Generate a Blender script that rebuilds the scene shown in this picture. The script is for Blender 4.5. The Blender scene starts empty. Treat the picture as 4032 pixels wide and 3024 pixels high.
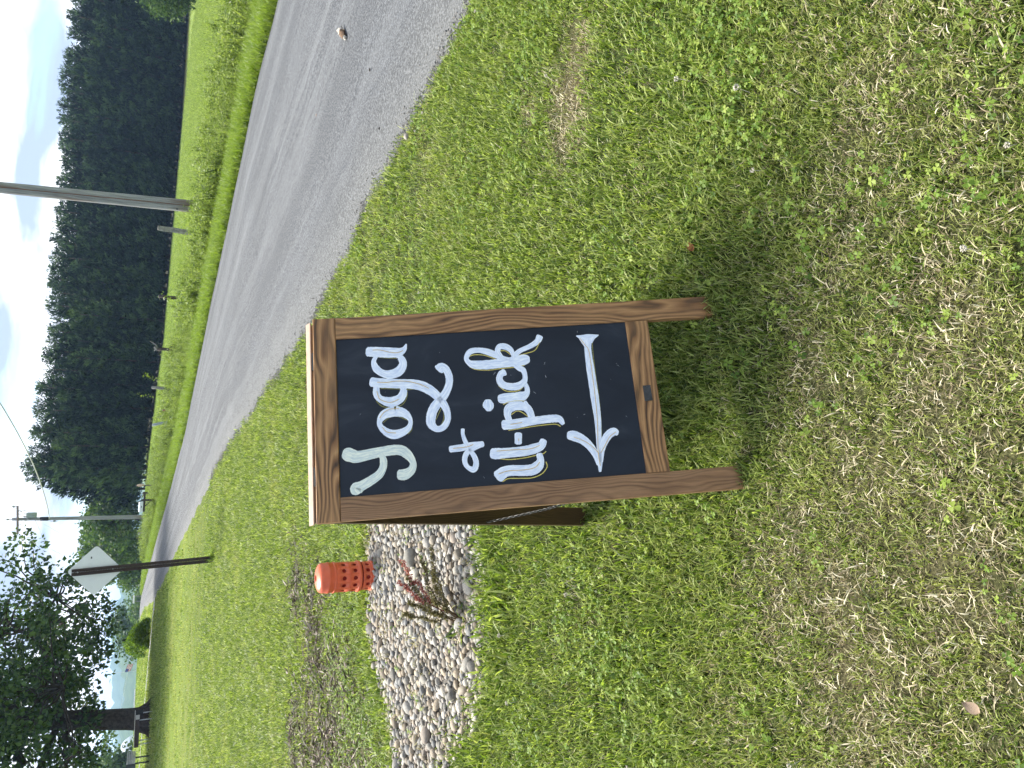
import bpy, bmesh, math, random
import numpy as np
from mathutils import Vector, Matrix

random.seed(7)
RNG = np.random.default_rng(7)
SC = bpy.context.scene
COL = SC.collection
R = math.radians

# ------------------------------------------------------------------ camera
# The phone was held upright but the picture is stored turned by a quarter: world up points to picture left.
CAM_H = 1.5
PITCH, ROLL = R(26.3), R(3.3)
cf = Vector((0, math.cos(PITCH), -math.sin(PITCH)))
c_up = Vector((0, math.sin(PITCH), math.cos(PITCH)))
c_r = Vector((1, 0, 0))
cr = c_r * math.cos(ROLL) + c_up * math.sin(ROLL)
cu = -c_r * math.sin(ROLL) + c_up * math.cos(ROLL)
cam_d = bpy.data.cameras.new('camera')
cam = bpy.data.objects.new('camera', cam_d)
COL.objects.link(cam)
mw = Matrix.Identity(4)
for i, ax in enumerate((-cu, cr, -cf)):
    for j in range(3):
        mw[j][i] = ax[j]
mw.translation = (0, 0, CAM_H)
cam.matrix_world = mw
cam_d.sensor_fit = 'HORIZONTAL'
cam_d.sensor_width = 36
cam_d.lens = 36 * 3028 / 4032
cam_d.clip_start = 0.05
cam_d.clip_end = 6000
SC.camera = cam

# ------------------------------------------------------------------ sky, sun, exposure
SUN_AZ, SUN_EL = R(-38), R(50)          # azimuth from +Y towards +X (negative: ahead and to the left)
SKY_STRENGTH = 0.084
SUN_STRENGTH = 4.4
EXPOSURE = 1.56
world = bpy.data.worlds.new('World')
SC.world = world
world.use_nodes = True
wt = world.node_tree
wt.nodes.clear()
wo = wt.nodes.new('ShaderNodeOutputWorld')
bg = wt.nodes.new('ShaderNodeBackground')
bg.inputs['Strength'].default_value = SKY_STRENGTH
sky = wt.nodes.new('ShaderNodeTexSky')
sky.sky_type = 'NISHITA'
sky.sun_disc = False
sky.sun_elevation = SUN_EL
sky.sun_rotation = SUN_AZ
sky.air_density = 1.0
sky.dust_density = 0.4
tc = wt.nodes.new('ShaderNodeTexCoord')
mp = wt.nodes.new('ShaderNodeMapping')
mp.inputs['Scale'].default_value = (1.0, 1.0, 3.2)
mp.inputs['Location'].default_value = (4.2, 2.3, 1.7)
n1 = wt.nodes.new('ShaderNodeTexNoise')
n1.inputs['Scale'].default_value = 3.3
n1.inputs['Detail'].default_value = 9
n1.inputs['Roughness'].default_value = 0.55
n1.inputs['Distortion'].default_value = 0.4
r1 = wt.nodes.new('ShaderNodeValToRGB')            # how much cloud covers the blue
r1.color_ramp.elements[0].position = 0.41
r1.color_ramp.elements[0].color = (0.35, 0.35, 0.35, 1)
r1.color_ramp.elements[1].position = 0.51
r1.color_ramp.elements[1].color = (1, 1, 1, 1)
n2 = wt.nodes.new('ShaderNodeTexNoise')
n2.inputs['Scale'].default_value = 4.6
n2.inputs['Detail'].default_value = 7
n2.inputs['Distortion'].default_value = 0.5
r2 = wt.nodes.new('ShaderNodeValToRGB')            # white tops and grey-blue undersides of the clouds
r2.color_ramp.elements[0].position = 0.42
r2.color_ramp.elements[0].color = (2.7, 3.3, 4.3, 1)
r2.color_ramp.elements[1].position = 0.57
r2.color_ramp.elements[1].color = (7.2, 7.4, 7.6, 1)
mx = wt.nodes.new('ShaderNodeMix')
mx.data_type = 'RGBA'
wl = wt.links.new
wl(tc.outputs['Generated'], mp.inputs['Vector'])
wl(mp.outputs[0], n1.inputs['Vector'])
wl(mp.outputs[0], n2.inputs['Vector'])
wl(n1.outputs['Fac'], r1.inputs[0])
wl(n2.outputs['Fac'], r2.inputs[0])
wl(r1.outputs[0], mx.inputs['Factor'])
deep = wt.nodes.new('ShaderNodeMix'); deep.data_type = 'RGBA'; deep.blend_type = 'MULTIPLY'; deep.inputs['Factor'].default_value = 1.0
deep.inputs['B'].default_value = (0.66, 0.80, 1.0, 1)
wl(sky.outputs[0], deep.inputs['A'])
wl(deep.outputs['Result'], mx.inputs['A'])
wl(r2.outputs[0], mx.inputs['B'])
wl(mx.outputs['Result'], bg.inputs['Color'])
wl(bg.outputs[0], wo.inputs[0])

sun_d = bpy.data.lights.new('sun', 'SUN')
sun_d.energy = SUN_STRENGTH
sun_d.angle = R(20)
sun_d.color = (1.0, 0.95, 0.85)
sun = bpy.data.objects.new('sun', sun_d)
COL.objects.link(sun)
sdir = Vector((math.sin(SUN_AZ) * math.cos(SUN_EL), math.cos(SUN_AZ) * math.cos(SUN_EL), math.sin(SUN_EL)))
sun.rotation_euler = sdir.to_track_quat('Z', 'Y').to_euler()
sun.location = sdir * 50

vs = SC.view_settings
vs.view_transform = 'Standard'
vs.look = 'None'
vs.exposure = EXPOSURE
vs.gamma = 1
vs.use_curve_mapping = False
SC.cycles.max_bounces = 5
SC.cycles.diffuse_bounces = 3
SC.cycles.glossy_bounces = 2
SC.cycles.transmission_bounces = 3
SC.cycles.use_adaptive_sampling = True
SC.cycles.adaptive_threshold = 0.03
SC.cycles.transparent_max_bounces = 8
SC.cycles.volume_bounces = 0
SC.cycles.use_denoising = True

# ------------------------------------------------------------------ helpers
def tag(o, label=None, cat=None, group=None, kind=None):
    if label: o['label'] = label
    if cat: o['category'] = cat
    if group: o['group'] = group
    if kind: o['kind'] = kind
    return o

def link(o, parent=None):
    COL.objects.link(o)
    if parent is not None:
        o.parent = parent
    return o

def empty(name, loc=(0, 0, 0), rz=0.0, parent=None):
    o = bpy.data.objects.new(name, None)
    o.empty_display_size = 0.1
    o.location = loc
    o.rotation_euler = (0, 0, rz)
    return link(o, parent)

def mesh_obj(name, verts, faces, mat, parent=None, smooth=False, attrs=None, linkit=True):
    me = bpy.data.meshes.new(name)
    verts = np.asarray(verts, dtype=float)
    if isinstance(faces, np.ndarray):
        k = faces.shape[1]
        me.vertices.add(len(verts))
        me.vertices.foreach_set('co', verts.ravel())
        me.loops.add(faces.size)
        me.loops.foreach_set('vertex_index', faces.ravel().astype(np.int32))
        me.polygons.add(len(faces))
        me.polygons.foreach_set('loop_start', np.arange(0, faces.size, k, dtype=np.int32))
        me.update(calc_edges=True)
        me.validate()
    else:
        me.from_pydata([tuple(v) for v in verts], [], faces)
        me.update()
    if smooth:
        me.polygons.foreach_set('use_smooth', np.ones(len(me.polygons), dtype=bool))
    for an, (ty, data) in (attrs or {}).items():
        a = me.attributes.new(an, ty, 'POINT')
        data = np.asarray(data, dtype=np.float32)
        if ty == 'FLOAT':
            a.data.foreach_set('value', data.ravel())
        elif ty == 'FLOAT_COLOR':
            a.data.foreach_set('color', data.ravel())
        elif ty == 'FLOAT_VECTOR':
            a.data.foreach_set('vector', data.ravel())
    if mat is not None:
        me.materials.append(mat)
    o = bpy.data.objects.new(name, me)
    if linkit:
        link(o, parent)
    return o

class MB:
    """collects shapes into one mesh; uv = metres along / across for grain"""
    def __init__(s):
        s.v, s.f, s.uv = [], [], []
    def quad(s, pts, uvs=None):
        b = len(s.v)
        s.v += [tuple(p) for p in pts]
        s.f.append(tuple(range(b, b + len(pts))))
        s.uv += list(uvs) if uvs else [(0, 0)] * len(pts)
    def box(s, o, a, b, c, bev=0.0):
        """box from corner o with edge vectors a (length, along the grain), b, c; bev chamfers the four long edges"""
        o, a, b, c = Vector(o), Vector(a), Vector(b), Vector(c)
        lb, lc, la = b.length, c.length, a.length
        e = min(bev, lb * .3, lc * .3)
        ub, uc = b / lb, c / lc
        if e > 0:
            prof = [(e, 0), (lb - e, 0), (lb, e), (lb, lc - e), (lb - e, lc), (e, lc), (0, lc - e), (0, e)]
        else:
            prof = [(0, 0), (lb, 0), (lb, lc), (0, lc)]
        if b.cross(c).dot(a) < 0:
            prof = prof[::-1]
        n = len(prof)
        P0 = [o + ub * p + uc * q for p, q in prof]
        P1 = [p + a for p in P0]
        t = 0.0
        for i in range(n):
            j = (i + 1) % n
            l = (P0[j] - P0[i]).length
            s.quad((P0[i], P0[j], P1[j], P1[i]), ((0, t), (0, t + l), (la, t + l), (la, t)))
            t += l
        s.quad(P0[::-1], [(p * .3, q) for p, q in prof[::-1]])
        s.quad(P1, [(p * .3 + 7, q) for p, q in prof])
    def tube(s, pts, rad, n=8, cap=True):
        pts = [Vector(p) for p in pts]
        rad = rad if hasattr(rad, '__len__') else [rad] * len(pts)
        rings = []
        ref = None
        for i, p in enumerate(pts):
            d = (pts[min(i + 1, len(pts) - 1)] - pts[max(i - 1, 0)]).normalized()
            if ref is None:
                ref = Vector((1, 0, 0)) if abs(d.x) < 0.8 else Vector((0, 1, 0))
            x = (ref - d * ref.dot(d)).normalized()
            y = d.cross(x)
            ref = x
            rings.append([p + (x * math.cos(2 * math.pi * k / n) + y * math.sin(2 * math.pi * k / n)) * rad[i] for k in range(n)])
        b = len(s.v)
        L = 0
        for i, rg in enumerate(rings):
            if i: L += (pts[i] - pts[i - 1]).length
            for k, q in enumerate(rg):
                s.v.append(tuple(q)); s.uv.append((L, rad[i] * 2 * math.pi * k / n))
        for i in range(len(rings) - 1):
            for k in range(n):
                k2 = (k + 1) % n
                s.f.append((b + i * n + k, b + i * n + k2, b + (i + 1) * n + k2, b + (i + 1) * n + k))
        if cap:
            s.f.append(tuple(b + k for k in range(n))[::-1])
            s.f.append(tuple(b + (len(rings) - 1) * n + k for k in range(n)))
    def ball(s, c, r, seg=8, rng=6, jit=0.0):
        b = len(s.v)
        c = Vector(c)
        rr = r if hasattr(r, '__len__') else (r, r, r)
        for i in range(rng + 1):
            th = math.pi * i / rng
            for k in range(seg):
                ph = 2 * math.pi * k / seg
                j = 1 + random.uniform(-jit, jit)
                s.v.append((c.x + rr[0] * j * math.sin(th) * math.cos(ph), c.y + rr[1] * j * math.sin(th) * math.sin(ph), c.z + rr[2] * j * math.cos(th)))
                s.uv.append((0, 0))
        for i in range(rng):
            for k in range(seg):
                k2 = (k + 1) % seg
                s.f.append((b + i * seg + k, b + (i + 1) * seg + k, b + (i + 1) * seg + k2, b + i * seg + k2))
    def build(s, name, mat, parent=None, smooth=False, linkit=True):
        me = bpy.data.meshes.new(name)
        me.from_pydata(s.v, [], s.f)
        uvl = me.uv_layers.new(name='UVMap')
        uv = np.array([s.uv[l.vertex_index] for l in me.loops], dtype=np.float32)
        uvl.data.foreach_set('uv', uv.ravel())
        if smooth:
            me.polygons.foreach_set('use_smooth', np.ones(len(me.polygons), dtype=bool))
        if mat: me.materials.append(mat)
        me.update()
        o = bpy.data.objects.new(name, me)
        if linkit: link(o, parent)
        return o

# ------------------------------------------------------------------ materials
class NT:
    def __init__(s, name, rough=0.6, spec=0.3):
        s.m = bpy.data.materials.new(name)
        s.m.use_nodes = True
        s.t = s.m.node_tree
        s.p = s.t.nodes['Principled BSDF']
        s.p.inputs['Roughness'].default_value = rough
        s.p.inputs['Specular IOR Level'].default_value = spec
    def n(s, ty, **kw):
        nd = s.t.nodes.new('ShaderNode' + ty)
        for k, v in kw.items():
            if k in nd.inputs: nd.inputs[k].default_value = v
            else: setattr(nd, k, v)
        return nd
    def l(s, a, b): s.t.links.new(a, b)
    def coord(s, kind='Object', scale=(1, 1, 1), rnd=False):
        tcn = s.n('TexCoord')
        m = s.n('Mapping')
        m.inputs['Scale'].default_value = scale
        s.l(tcn.outputs[kind], m.inputs['Vector'])
        if rnd:
            oi = s.n('ObjectInfo')
            ml = s.n('Math', operation='MULTIPLY'); ml.inputs[1].default_value = 37.0
            s.l(oi.outputs['Random'], ml.inputs[0])
            cb = s.n('CombineXYZ'); s.l(ml.outputs[0], cb.inputs[0]); s.l(ml.outputs[0], cb.inputs[1])
            s.l(cb.outputs[0], m.inputs['Location'])
        return m.outputs[0]
    def noise(s, vec, scale, detail=4, rough=0.55, dist=0.0):
        nd = s.n('TexNoise', Scale=scale, Detail=detail, Roughness=rough, Distortion=dist)
        s.l(vec, nd.inputs['Vector'])
        return nd.outputs['Fac']
    def ramp(s, fac, stops):
        nd = s.n('ValToRGB')
        e = nd.color_ramp.elements
        while len(e) > len(stops): e.remove(e[-1])
        while len(e) < len(stops): e.new(0.5)
        for x, (p, c) in zip(e, stops):
            x.position = p
            x.color = (c, c, c, 1) if not hasattr(c, '__len__') else (*c, 1)
        s.l(fac, nd.inputs[0])
        return nd.outputs['Color']
    def mix(s, fac, a, b, blend='MIX'):
        nd = s.n('Mix', data_type='RGBA', blend_type=blend)
        for v, i in ((fac, 'Factor'), (a, 'A'), (b, 'B')):
            if hasattr(v, 'is_linked') or isinstance(v, bpy.types.NodeSocket): s.l(v, nd.inputs[i])
            elif i == 'Factor': nd.inputs[i].default_value = v
            else: nd.inputs[i].default_value = (*v, 1)
        return nd.outputs['Result']
    def attr(s, name, out='Fac', ty='GEOMETRY'):
        nd = s.n('Attribute', attribute_type=ty, attribute_name=name)
        return nd.outputs[out]
    def color(s, c):
        if hasattr(c, '__len__') and not isinstance(c, bpy.types.NodeSocket): s.p.inputs['Base Color'].default_value = (*c, 1)
        else: s.l(c, s.p.inputs['Base Color'])
        return s
    def bump(s, h, strength=0.4, dist=0.01):
        nd = s.n('Bump', Strength=strength, Distance=dist)
        s.l(h, nd.inputs['Height'])
        s.l(nd.outputs[0], s.p.inputs['Normal'])
        return s
    def leafy(s, c, trans=0.35, tcol=None):
        """thin leaf: part of the light passes through"""
        out = s.t.nodes['Material Output']
        tr = s.n('BsdfTranslucent')
        ms = s.n('MixShader'); ms.inputs[0].default_value = trans
        s.color(c)
        t2 = s.mix(1.0, c, tcol or (1.15, 1.25, 0.6), 'MULTIPLY')
        s.l(t2, tr.inputs['Color'])
        s.l(s.p.outputs[0], ms.inputs[1]); s.l(tr.outputs[0], ms.inputs[2])
        s.l(ms.outputs[0], out.inputs['Surface'])
        return s

def simple(name, col, rough=0.6, spec=0.3, nscale=None, var=0.25, metal=0.0, kind='Object'):
    t = NT(name, rough, spec)
    t.p.inputs['Metallic'].default_value = metal
    if nscale:
        f = t.noise(t.coord(kind, rnd=True), nscale, 6, 0.6)
        a = tuple(x * (1 - var) for x in col); b = tuple(min(1, x * (1 + var)) for x in col)
        t.color(t.ramp(f, [(0.3, a), (0.7, b)]))
        t.bump(f, 0.25, 0.01)
    else:
        t.color(col)
    return t.m

def leaf_mat(name, dark, mid, light, trans=0.35, rough=0.5, spec=0.3, inst=True):
    """colour runs with the leaf's own random number 'bl' and, for scattered plants, a tint per plant"""
    t = NT(name, rough, spec)
    f = t.attr('bl')
    oi = t.n('ObjectInfo')
    ad = t.n('Math', operation='ADD'); t.l(f, ad.inputs[0])
    mm = t.n('MapRange'); mm.inputs['To Min'].default_value = -0.16; mm.inputs['To Max'].default_value = 0.16
    t.l(oi.outputs['Random'], mm.inputs[0]); t.l(mm.outputs[0], ad.inputs[1])
    c = t.ramp(ad.outputs[0], [(0.05, dark), (0.5, mid), (0.95, light)])
    t.leafy(c, trans)
    return t.m

# ------------------------------------------------------------------ lie of the land
XN_Y = [-10, 0, 3.55, 5.41, 7.44, 10.8, 15.3, 19.3, 26.0, 32.9, 40.4, 54.0, 62, 75, 100]
XN_X = [7.0, 3.25, 2.0, 1.27, 0.35, -0.64, -1.95, -3.45, -5.89, -8.62, -11.43, -15.6, -18.5, -24, -36]
XF_Y = [-10, 0, 10.8, 12.6, 14, 15.8, 18, 20.5, 24.5, 31.9, 42.9, 54.6, 62, 75, 100]
XF_X = [13.2, 9.2, 5.0, 4.4, 3.65, 2.67, 1.6, 0.26, -1.96, -4.98, -9.27, -13.9, -16.9, -22.0, -33.5]
def xn(y): return np.interp(y, XN_Y, XN_X)
def xf(y): return np.interp(y, XF_Y, XF_X)
def sstep(x, a, b):
    t = np.clip((x - a) / (b - a), 0, 1)
    return t * t * (3 - 2 * t)
def terr(x, y):
    """flat by the road, the field falls away to the right of it, a valley opens beyond the crest on the left"""
    x = np.asarray(x, float); y = np.asarray(y, float)
    s = (x - 0.3) * .907 + (y - 20.5) * .42
    z = -0.042 * np.clip(s - 3, 0, 60) * np.clip((x + 12) / 14, 0, 1)
    q = np.clip((x + 21) * -.36 + (y - 61.5) * .93, 0, None) * np.clip((-x - 8) / 8, 0, 1)
    return z - np.clip(0.08 * q * q / (q + 15), 0, 25)
def tz(x, y): return float(terr(x, y))
def at(az, d, dz=0.0):
    x, y = d * math.sin(R(az)), d * math.cos(R(az))
    return Vector((x, y, tz(x, y) + dz))

def vnoise(x, y, s, seed=0):
    """smooth value noise 0..1"""
    r = np.random.default_rng(seed).random((64, 64))
    x = np.asarray(x) / s + 13.7; y = np.asarray(y) / s + 7.1
    xi = np.floor(x).astype(int); yi = np.floor(y).astype(int)
    fx = x - xi; fy = y - yi
    fx = fx * fx * (3 - 2 * fx); fy = fy * fy * (3 - 2 * fy)
    g = lambda a, b: r[a % 64, b % 64]
    return (g(xi, yi) * (1 - fx) + g(xi + 1, yi) * fx) * (1 - fy) + (g(xi, yi + 1) * (1 - fx) + g(xi + 1, yi + 1) * fx) * fy

def inpoly(x, y, poly):
    x = np.asarray(x); y = np.asarray(y)
    r = np.zeros(x.shape, bool)
    j = len(poly) - 1
    for i in range(len(poly)):
        xi, yi = poly[i]; xj, yj = poly[j]
        c = ((yi > y) != (yj > y)) & (x < (xj - xi) * (y - yi) / (yj - yi + 1e-12) + xi)
        r ^= c
        j = i
    return r
BED = [(-0.45, 4.75), (-0.7, 5.0), (-1.0, 5.1), (-1.17, 5.14), (-1.4, 5.02), (-1.65, 4.97), (-1.86, 4.71), (-2.0, 4.4), (-2.35, 4.15), (-2.6, 3.95),
       (-2.5, 3.72), (-1.95, 3.52), (-1.62, 3.2), (-1.38, 3.09), (-1.15, 3.05), (-1.0, 3.06), (-0.83, 3.14), (-0.62, 3.28), (-0.4, 3.6), (-0.33, 4.2)]
BCX, BCY = -1.25, 4.1
def bedz(x, y):
    """the stone bed is heaped a few centimetres in the middle"""
    return 0.05 * np.exp(-(((x - BCX) / 0.8) ** 2 + ((y - BCY) / 0.75) ** 2))
MULCH = [(-1.95, 7.3, .4, .35), (-2.35, 6.4, .6, .35), (-2.5, 5.6, .55, .45), (-3.1, 6.2, .6, .6), (-2.75, 5.0, .5, .4), (-3.2, 5.3, .5, .5), (-3.3, 7.0, .4, .3), (-1.9, 6.6, .3, .2)]
def mulch_w(x, y):
    w = np.zeros(np.shape(x))
    for cx, cy, a, b in MULCH:
        w = np.maximum(w, np.exp(-(((x - cx) / a) ** 2 + ((y - cy) / b) ** 2)))
    return w * (0.35 + 1.0 * vnoise(x, y, .18, 5))
DRY = [(1.16, 2.68, .22, .14, 1.7), (1.36, 2.62, .12, .09, 1.4), (1.2, 2.98, .18, .1, .7), (-0.42, 1.42, .28, .16, .75), (-0.65, 1.2, .25, .16, .8), (-0.15, 1.12, .4, .17, .6), (0.1, 0.98, .5, .16, .55),
       (.12, 1.38, .25, .1, .5), (-0.9, 1.6, .3, .12, .3), (0.5, 1.25, .35, .15, .45), (-1.03, 10.6, .5, .5, .5), (-.35, .95, .5, .2, .6), (0.95, 3.9, .5, .25, .35), (.9, 4.9, .25, .4, .45), (0.0, 7.4, .3, .7, .55)]
def dry_w(x, y):
    w = np.zeros(np.shape(x))
    for cx, cy, a, b, k in DRY:
        w = np.maximum(w, k * np.exp(-(((x - cx) / a) ** 2 + ((y - cy) / b) ** 2)))
    return np.clip(w * (0.45 + 0.75 * vnoise(x, y, .09, 9)), 0, 1)
# ------------------------------------------------------------------ leaf cards and trees
def unit(v):
    return v / np.maximum(np.linalg.norm(v, axis=-1, keepdims=True), 1e-9)

def leaf_cards(base, dirs, length, width, rng, up=None):
    """one bent rhombus per leaf, as two triangles; gives verts, tris, random number per vertex"""
    n = len(base)
    dirs = unit(dirs)
    rv = rng.normal(size=(n, 3))
    side = unit(np.cross(dirs, rv))
    nor = np.cross(side, dirs)
    L = np.broadcast_to(length, n)[:, None]; Wd = np.broadcast_to(width, n)[:, None]
    tip = base + dirs * L + nor * L * rng.uniform(-.25, .25, (n, 1))
    mid = base + dirs * L * .45
    a = mid + side * Wd * .5 + nor * Wd * .12
    b = mid - side * Wd * .5 + nor * Wd * .12
    V = np.stack([base, a, tip, b], 1).reshape(-1, 3)
    k = np.arange(n)[:, None] * 4
    Fc = np.concatenate([k + [0, 1, 2], k + [0, 2, 3]], 0)
    bl = np.repeat(rng.random(n), 4)
    return V, Fc, bl

def merge(parts):
    V, Fc, B, o = [], [], [], 0
    for v, f_, b in parts:
        V.append(v); Fc.append(f_ + o); B.append(b); o += len(v)
    return np.concatenate(V), np.concatenate(Fc), np.concatenate(B)

M = {}
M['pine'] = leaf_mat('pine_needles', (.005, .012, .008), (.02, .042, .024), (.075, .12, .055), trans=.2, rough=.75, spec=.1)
M['maple'] = leaf_mat('tree_leaves', (.018, .04, .012), (.04, .085, .02), (.09, .15, .035), trans=.3, rough=.5, spec=.25)
M['hedge'] = leaf_mat('shrub_leaves', (.06, .11, .015), (.13, .21, .03), (.22, .30, .05), trans=.35, rough=.55, spec=.2)
M['broad'] = leaf_mat('broadleaf_green', (.03, .06, .022), (.065, .115, .035), (.12, .18, .055), trans=.3, rough=.6, spec=.15)
M['bark'] = simple('tree_bark', (.055, .045, .04), .9, .1, 9, .5)
M['pinebark'] = simple('pine_bark', (.06, .045, .035), .95, .1, 6, .4)

def pine_proto(seed):
    rng = np.random.default_rng(seed)
    bs, ds, ln, wd, tone = [], [], [], [], []
    z = 0.25
    H = 10.0
    while z < 9.75:
        t = z / H
        L0 = 2.3 * (1 - t) ** 0.75 + 0.16
        nb = 6 if t < .8 else 4
        a0 = rng.uniform(0, 6.28)
        for k in range(nb):
            a = a0 + k * 6.283 / nb + rng.uniform(-.35, .35)
            L = L0 * rng.uniform(.65, 1.15)
            rise = rng.uniform(.15, .55) + (.5 if t > .8 else 0)
            m = int(8 + 9 * L)
            s = 1 - .8 * rng.random(m) ** 1.4
            r = s * L
            px = np.cos(a) * r; py = np.sin(a) * r
            pz = z + rise * L * s ** 1.8
            P = np.stack([px, py, pz], 1) + rng.normal(scale=.05 + .045 * L, size=(m, 3))
            D = np.stack([np.cos(a) * np.ones(m) * .7, np.sin(a) * np.ones(m) * .7, .55 + .5 * s], 1) + rng.normal(scale=.45, size=(m, 3))
            bs.append(P); ds.append(D); tone.append(np.clip(rng.normal(.42, .34) + rng.normal(scale=.1, size=m) + .25 * (s - .6), 0, 1))  # tone per bough, tips lighter: lit plumes put into the needle colour
            ln.append(rng.uniform(.28, .62, m) * (1 if t < .85 else .7)); wd.append(rng.uniform(.09, .2, m) * (1 if t < .85 else .6))
        z += rng.uniform(.24, .4)
    # the leader
    m = 26
    zz = np.linspace(9.2, 10.15, m)
    bs.append(np.stack([rng.normal(scale=.03, size=m), rng.normal(scale=.03, size=m), zz], 1))
    ds.append(np.stack([rng.normal(scale=.5, size=m), rng.normal(scale=.5, size=m), np.ones(m)], 1))
    ln.append(rng.uniform(.14, .3, m)); wd.append(np.full(m, .05)); tone.append(rng.uniform(.3, .9, m))
    V, Fc, bl = leaf_cards(np.concatenate(bs), np.concatenate(ds), np.concatenate(ln), np.concatenate(wd), rng)
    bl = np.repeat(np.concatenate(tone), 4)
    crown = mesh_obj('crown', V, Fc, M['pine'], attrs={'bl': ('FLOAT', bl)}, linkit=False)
    b = MB()
    b.tube([(0, 0, -.4), (0, 0, 4), (0.03, 0, 9.3)], [.16, .11, .03], 6)
    trunk = b.build('trunk', M['pinebark'], linkit=False, smooth=True)
    return trunk.data, crown.data

def crown_cards(rng, centers, rad, nleaf, size, flat=0.8):
    """leaves in clumps round the given centres"""
    out = []
    n = len(centers)
    C = np.repeat(centers, nleaf, 0)
    off = unit(rng.normal(size=(n * nleaf, 3))) * (rng.random((n * nleaf, 1)) ** .5) * np.repeat(np.broadcast_to(rad, n), nleaf)[:, None]
    off[:, 2] *= flat
    d = unit(off) * .6 + rng.normal(scale=.6, size=off.shape) + np.array([0, 0, -.25])
    s = size * rng.uniform(.7, 1.35, n * nleaf)
    return leaf_cards(C + off, d, s, s * .72, rng)

def limb_pts(a, b, rng, n=6, sag=0.0, wob=.06):
    a, b = np.asarray(a, float), np.asarray(b, float)
    L = np.linalg.norm(b - a)
    t = np.linspace(0, 1, n)[:, None]
    P = a + (b - a) * t
    P[1:-1] += rng.normal(scale=wob * L, size=(n - 2, 3)) * .5
    P[:, 2] += sag * L * np.sin(np.pi * t[:, 0])
    return P

def broadleaf(name, loc, h, rad, mat, seed, nclump=60, nleaf=60, leaf=.22, trunk_r=.15, low=.15, label='', cat='tree', group=None, squash=1.0, clump=.3):
    """tree or tall shrub: trunk with limbs that run out into leaf clumps"""
    rng = np.random.default_rng(seed)
    root = empty(name, loc)
    tag(root, label, cat, group)
    ctr = np.array([0, 0, h * (low + 1) / 2])
    ax = np.array([rad, rad * squash, h * (1 - low) / 2])
    u = unit(rng.normal(size=(nclump, 3))) * (rng.random((nclump, 1)) ** .38)
    C = ctr + u * ax * .85
    b = MB()
    b.tube([(0, 0, -.3), (rng.normal() * .03 * h, rng.normal() * .03 * h, h * .35), (0, 0, h * .75)], [trunk_r * 1.2, trunk_r * .8, trunk_r * .2], 7)
    for c in C[::2]:
        a0 = np.array([0, 0, h * rng.uniform(.2, .6)])
        P = limb_pts(a0, c, rng, 5, .06)
        b.tube(P, [trunk_r * .35, trunk_r * .28, trunk_r * .2, trunk_r * .12, trunk_r * .05], 5, False)
    b.build('trunk', M['bark'], root, True)
    V, Fc, bl = crown_cards(rng, C, rad * clump * rng.uniform(.7, 1.3, nclump), nleaf, leaf)
    mesh_obj('crown', V, Fc, mat, root, attrs={'bl': ('FLOAT', bl)})
    return root

# ------------------------------------------------------------------ ground
def graded(a, b, fine0, fine1, fs, mid, ms):
    g = list(np.arange(fine0, fine1 + 1e-6, fs))
    x = fine1
    st = ms
    while x < mid[1]: x += st; g.append(x)
    while x < b: st *= 1.5; x += st; g.append(x)
    x = fine0; st = ms
    while x > mid[0]: x -= st; g.append(x)
    while x > a: st *= 1.5; x -= st; g.append(x)
    return np.array(sorted(g))
gx = graded(-2600, 2600, -5, 5, .2, (-60, 70), 2.0)
gy = graded(-300, 4200, 0, 12, .2, (-4, 130), 2.0)
GX, GY = np.meshgrid(gx, gy)
fx_, fy_ = GX.ravel(), GY.ravel()
GZ = terr(fx_, fy_)
GZ = GZ + np.where((np.abs(fx_) < 5) & (fy_ < 12) & (fx_ < xn(fy_) - .3), (vnoise(fx_, fy_, .6, 3) - .5) * .02, 0)
nx, ny = len(gx), len(gy)
ii = np.arange((ny - 1) * (nx - 1)); ri = ii // (nx - 1); ci = ii % (nx - 1)
k0 = ri * nx + ci
GF = np.stack([k0, k0 + 1, k0 + nx + 1, k0 + nx], 1)
FBX = [-60, -30, -14, -9, -5, 0.7, 6, 15, 27, 37, 50, 80, 300]
FBY = [150, 100, 80, 71, 72, 77, 83, 94, 106, 107, 104, 98, 90]
fb = np.interp(fx_, FBX, FBY)
dist = np.hypot(fx_, fy_)
strip = np.clip(1 - np.abs(fy_ - (fb - 2.6)) / 3.2, 0, 1) * sstep(fx_, 2, 14)
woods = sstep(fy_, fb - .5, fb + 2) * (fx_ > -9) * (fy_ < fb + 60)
beyond = sstep(fx_ - xf(fy_), 0, 1)
g_attr = {'dry': ('FLOAT', np.clip(dry_w(fx_, fy_) * .9, 0, 1)), 'mulch': ('FLOAT', np.clip(mulch_w(fx_, fy_) * 1.3, 0, 1)),
          'far': ('FLOAT', sstep(dist, 7, 30)), 'strip': ('FLOAT', strip), 'woods': ('FLOAT', woods), 'field': ('FLOAT', beyond)}
t = NT('ground_turf', .95, .05)
co = t.coord('Object')
na = t.noise(co, 14, 8, .65); nb_ = t.noise(co, .35, 6, .6); nc = t.noise(t.coord('Object', (.25, 1.2, 1)), .6, 5, .6)
fine = t.noise(co, 170, 4, .75)
soil = t.ramp(fine, [(.38, (.010, .009, .005)), (.55, (.04, .036, .019)), (.68, (.10, .088, .048))])  # soil tone, with the shade between blades darkened into it
moss = t.ramp(fine, [(.36, (.012, .02, .006)), (.55, (.045, .07, .016)), (.7, (.10, .13, .035))])
near = t.mix(t.ramp(nb_, [(.35, .3), (.65, .85)]), soil, moss)
near = t.mix(t.attr('dry'), near, t.ramp(fine, [(.36, (.018, .015, .009)), (.64, (.12, .098, .058))]))
near = t.mix(t.attr('mulch'), near, t.ramp(fine, [(.3, (.05, .04, .03)), (.7, (.16, .13, .10))]))
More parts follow.
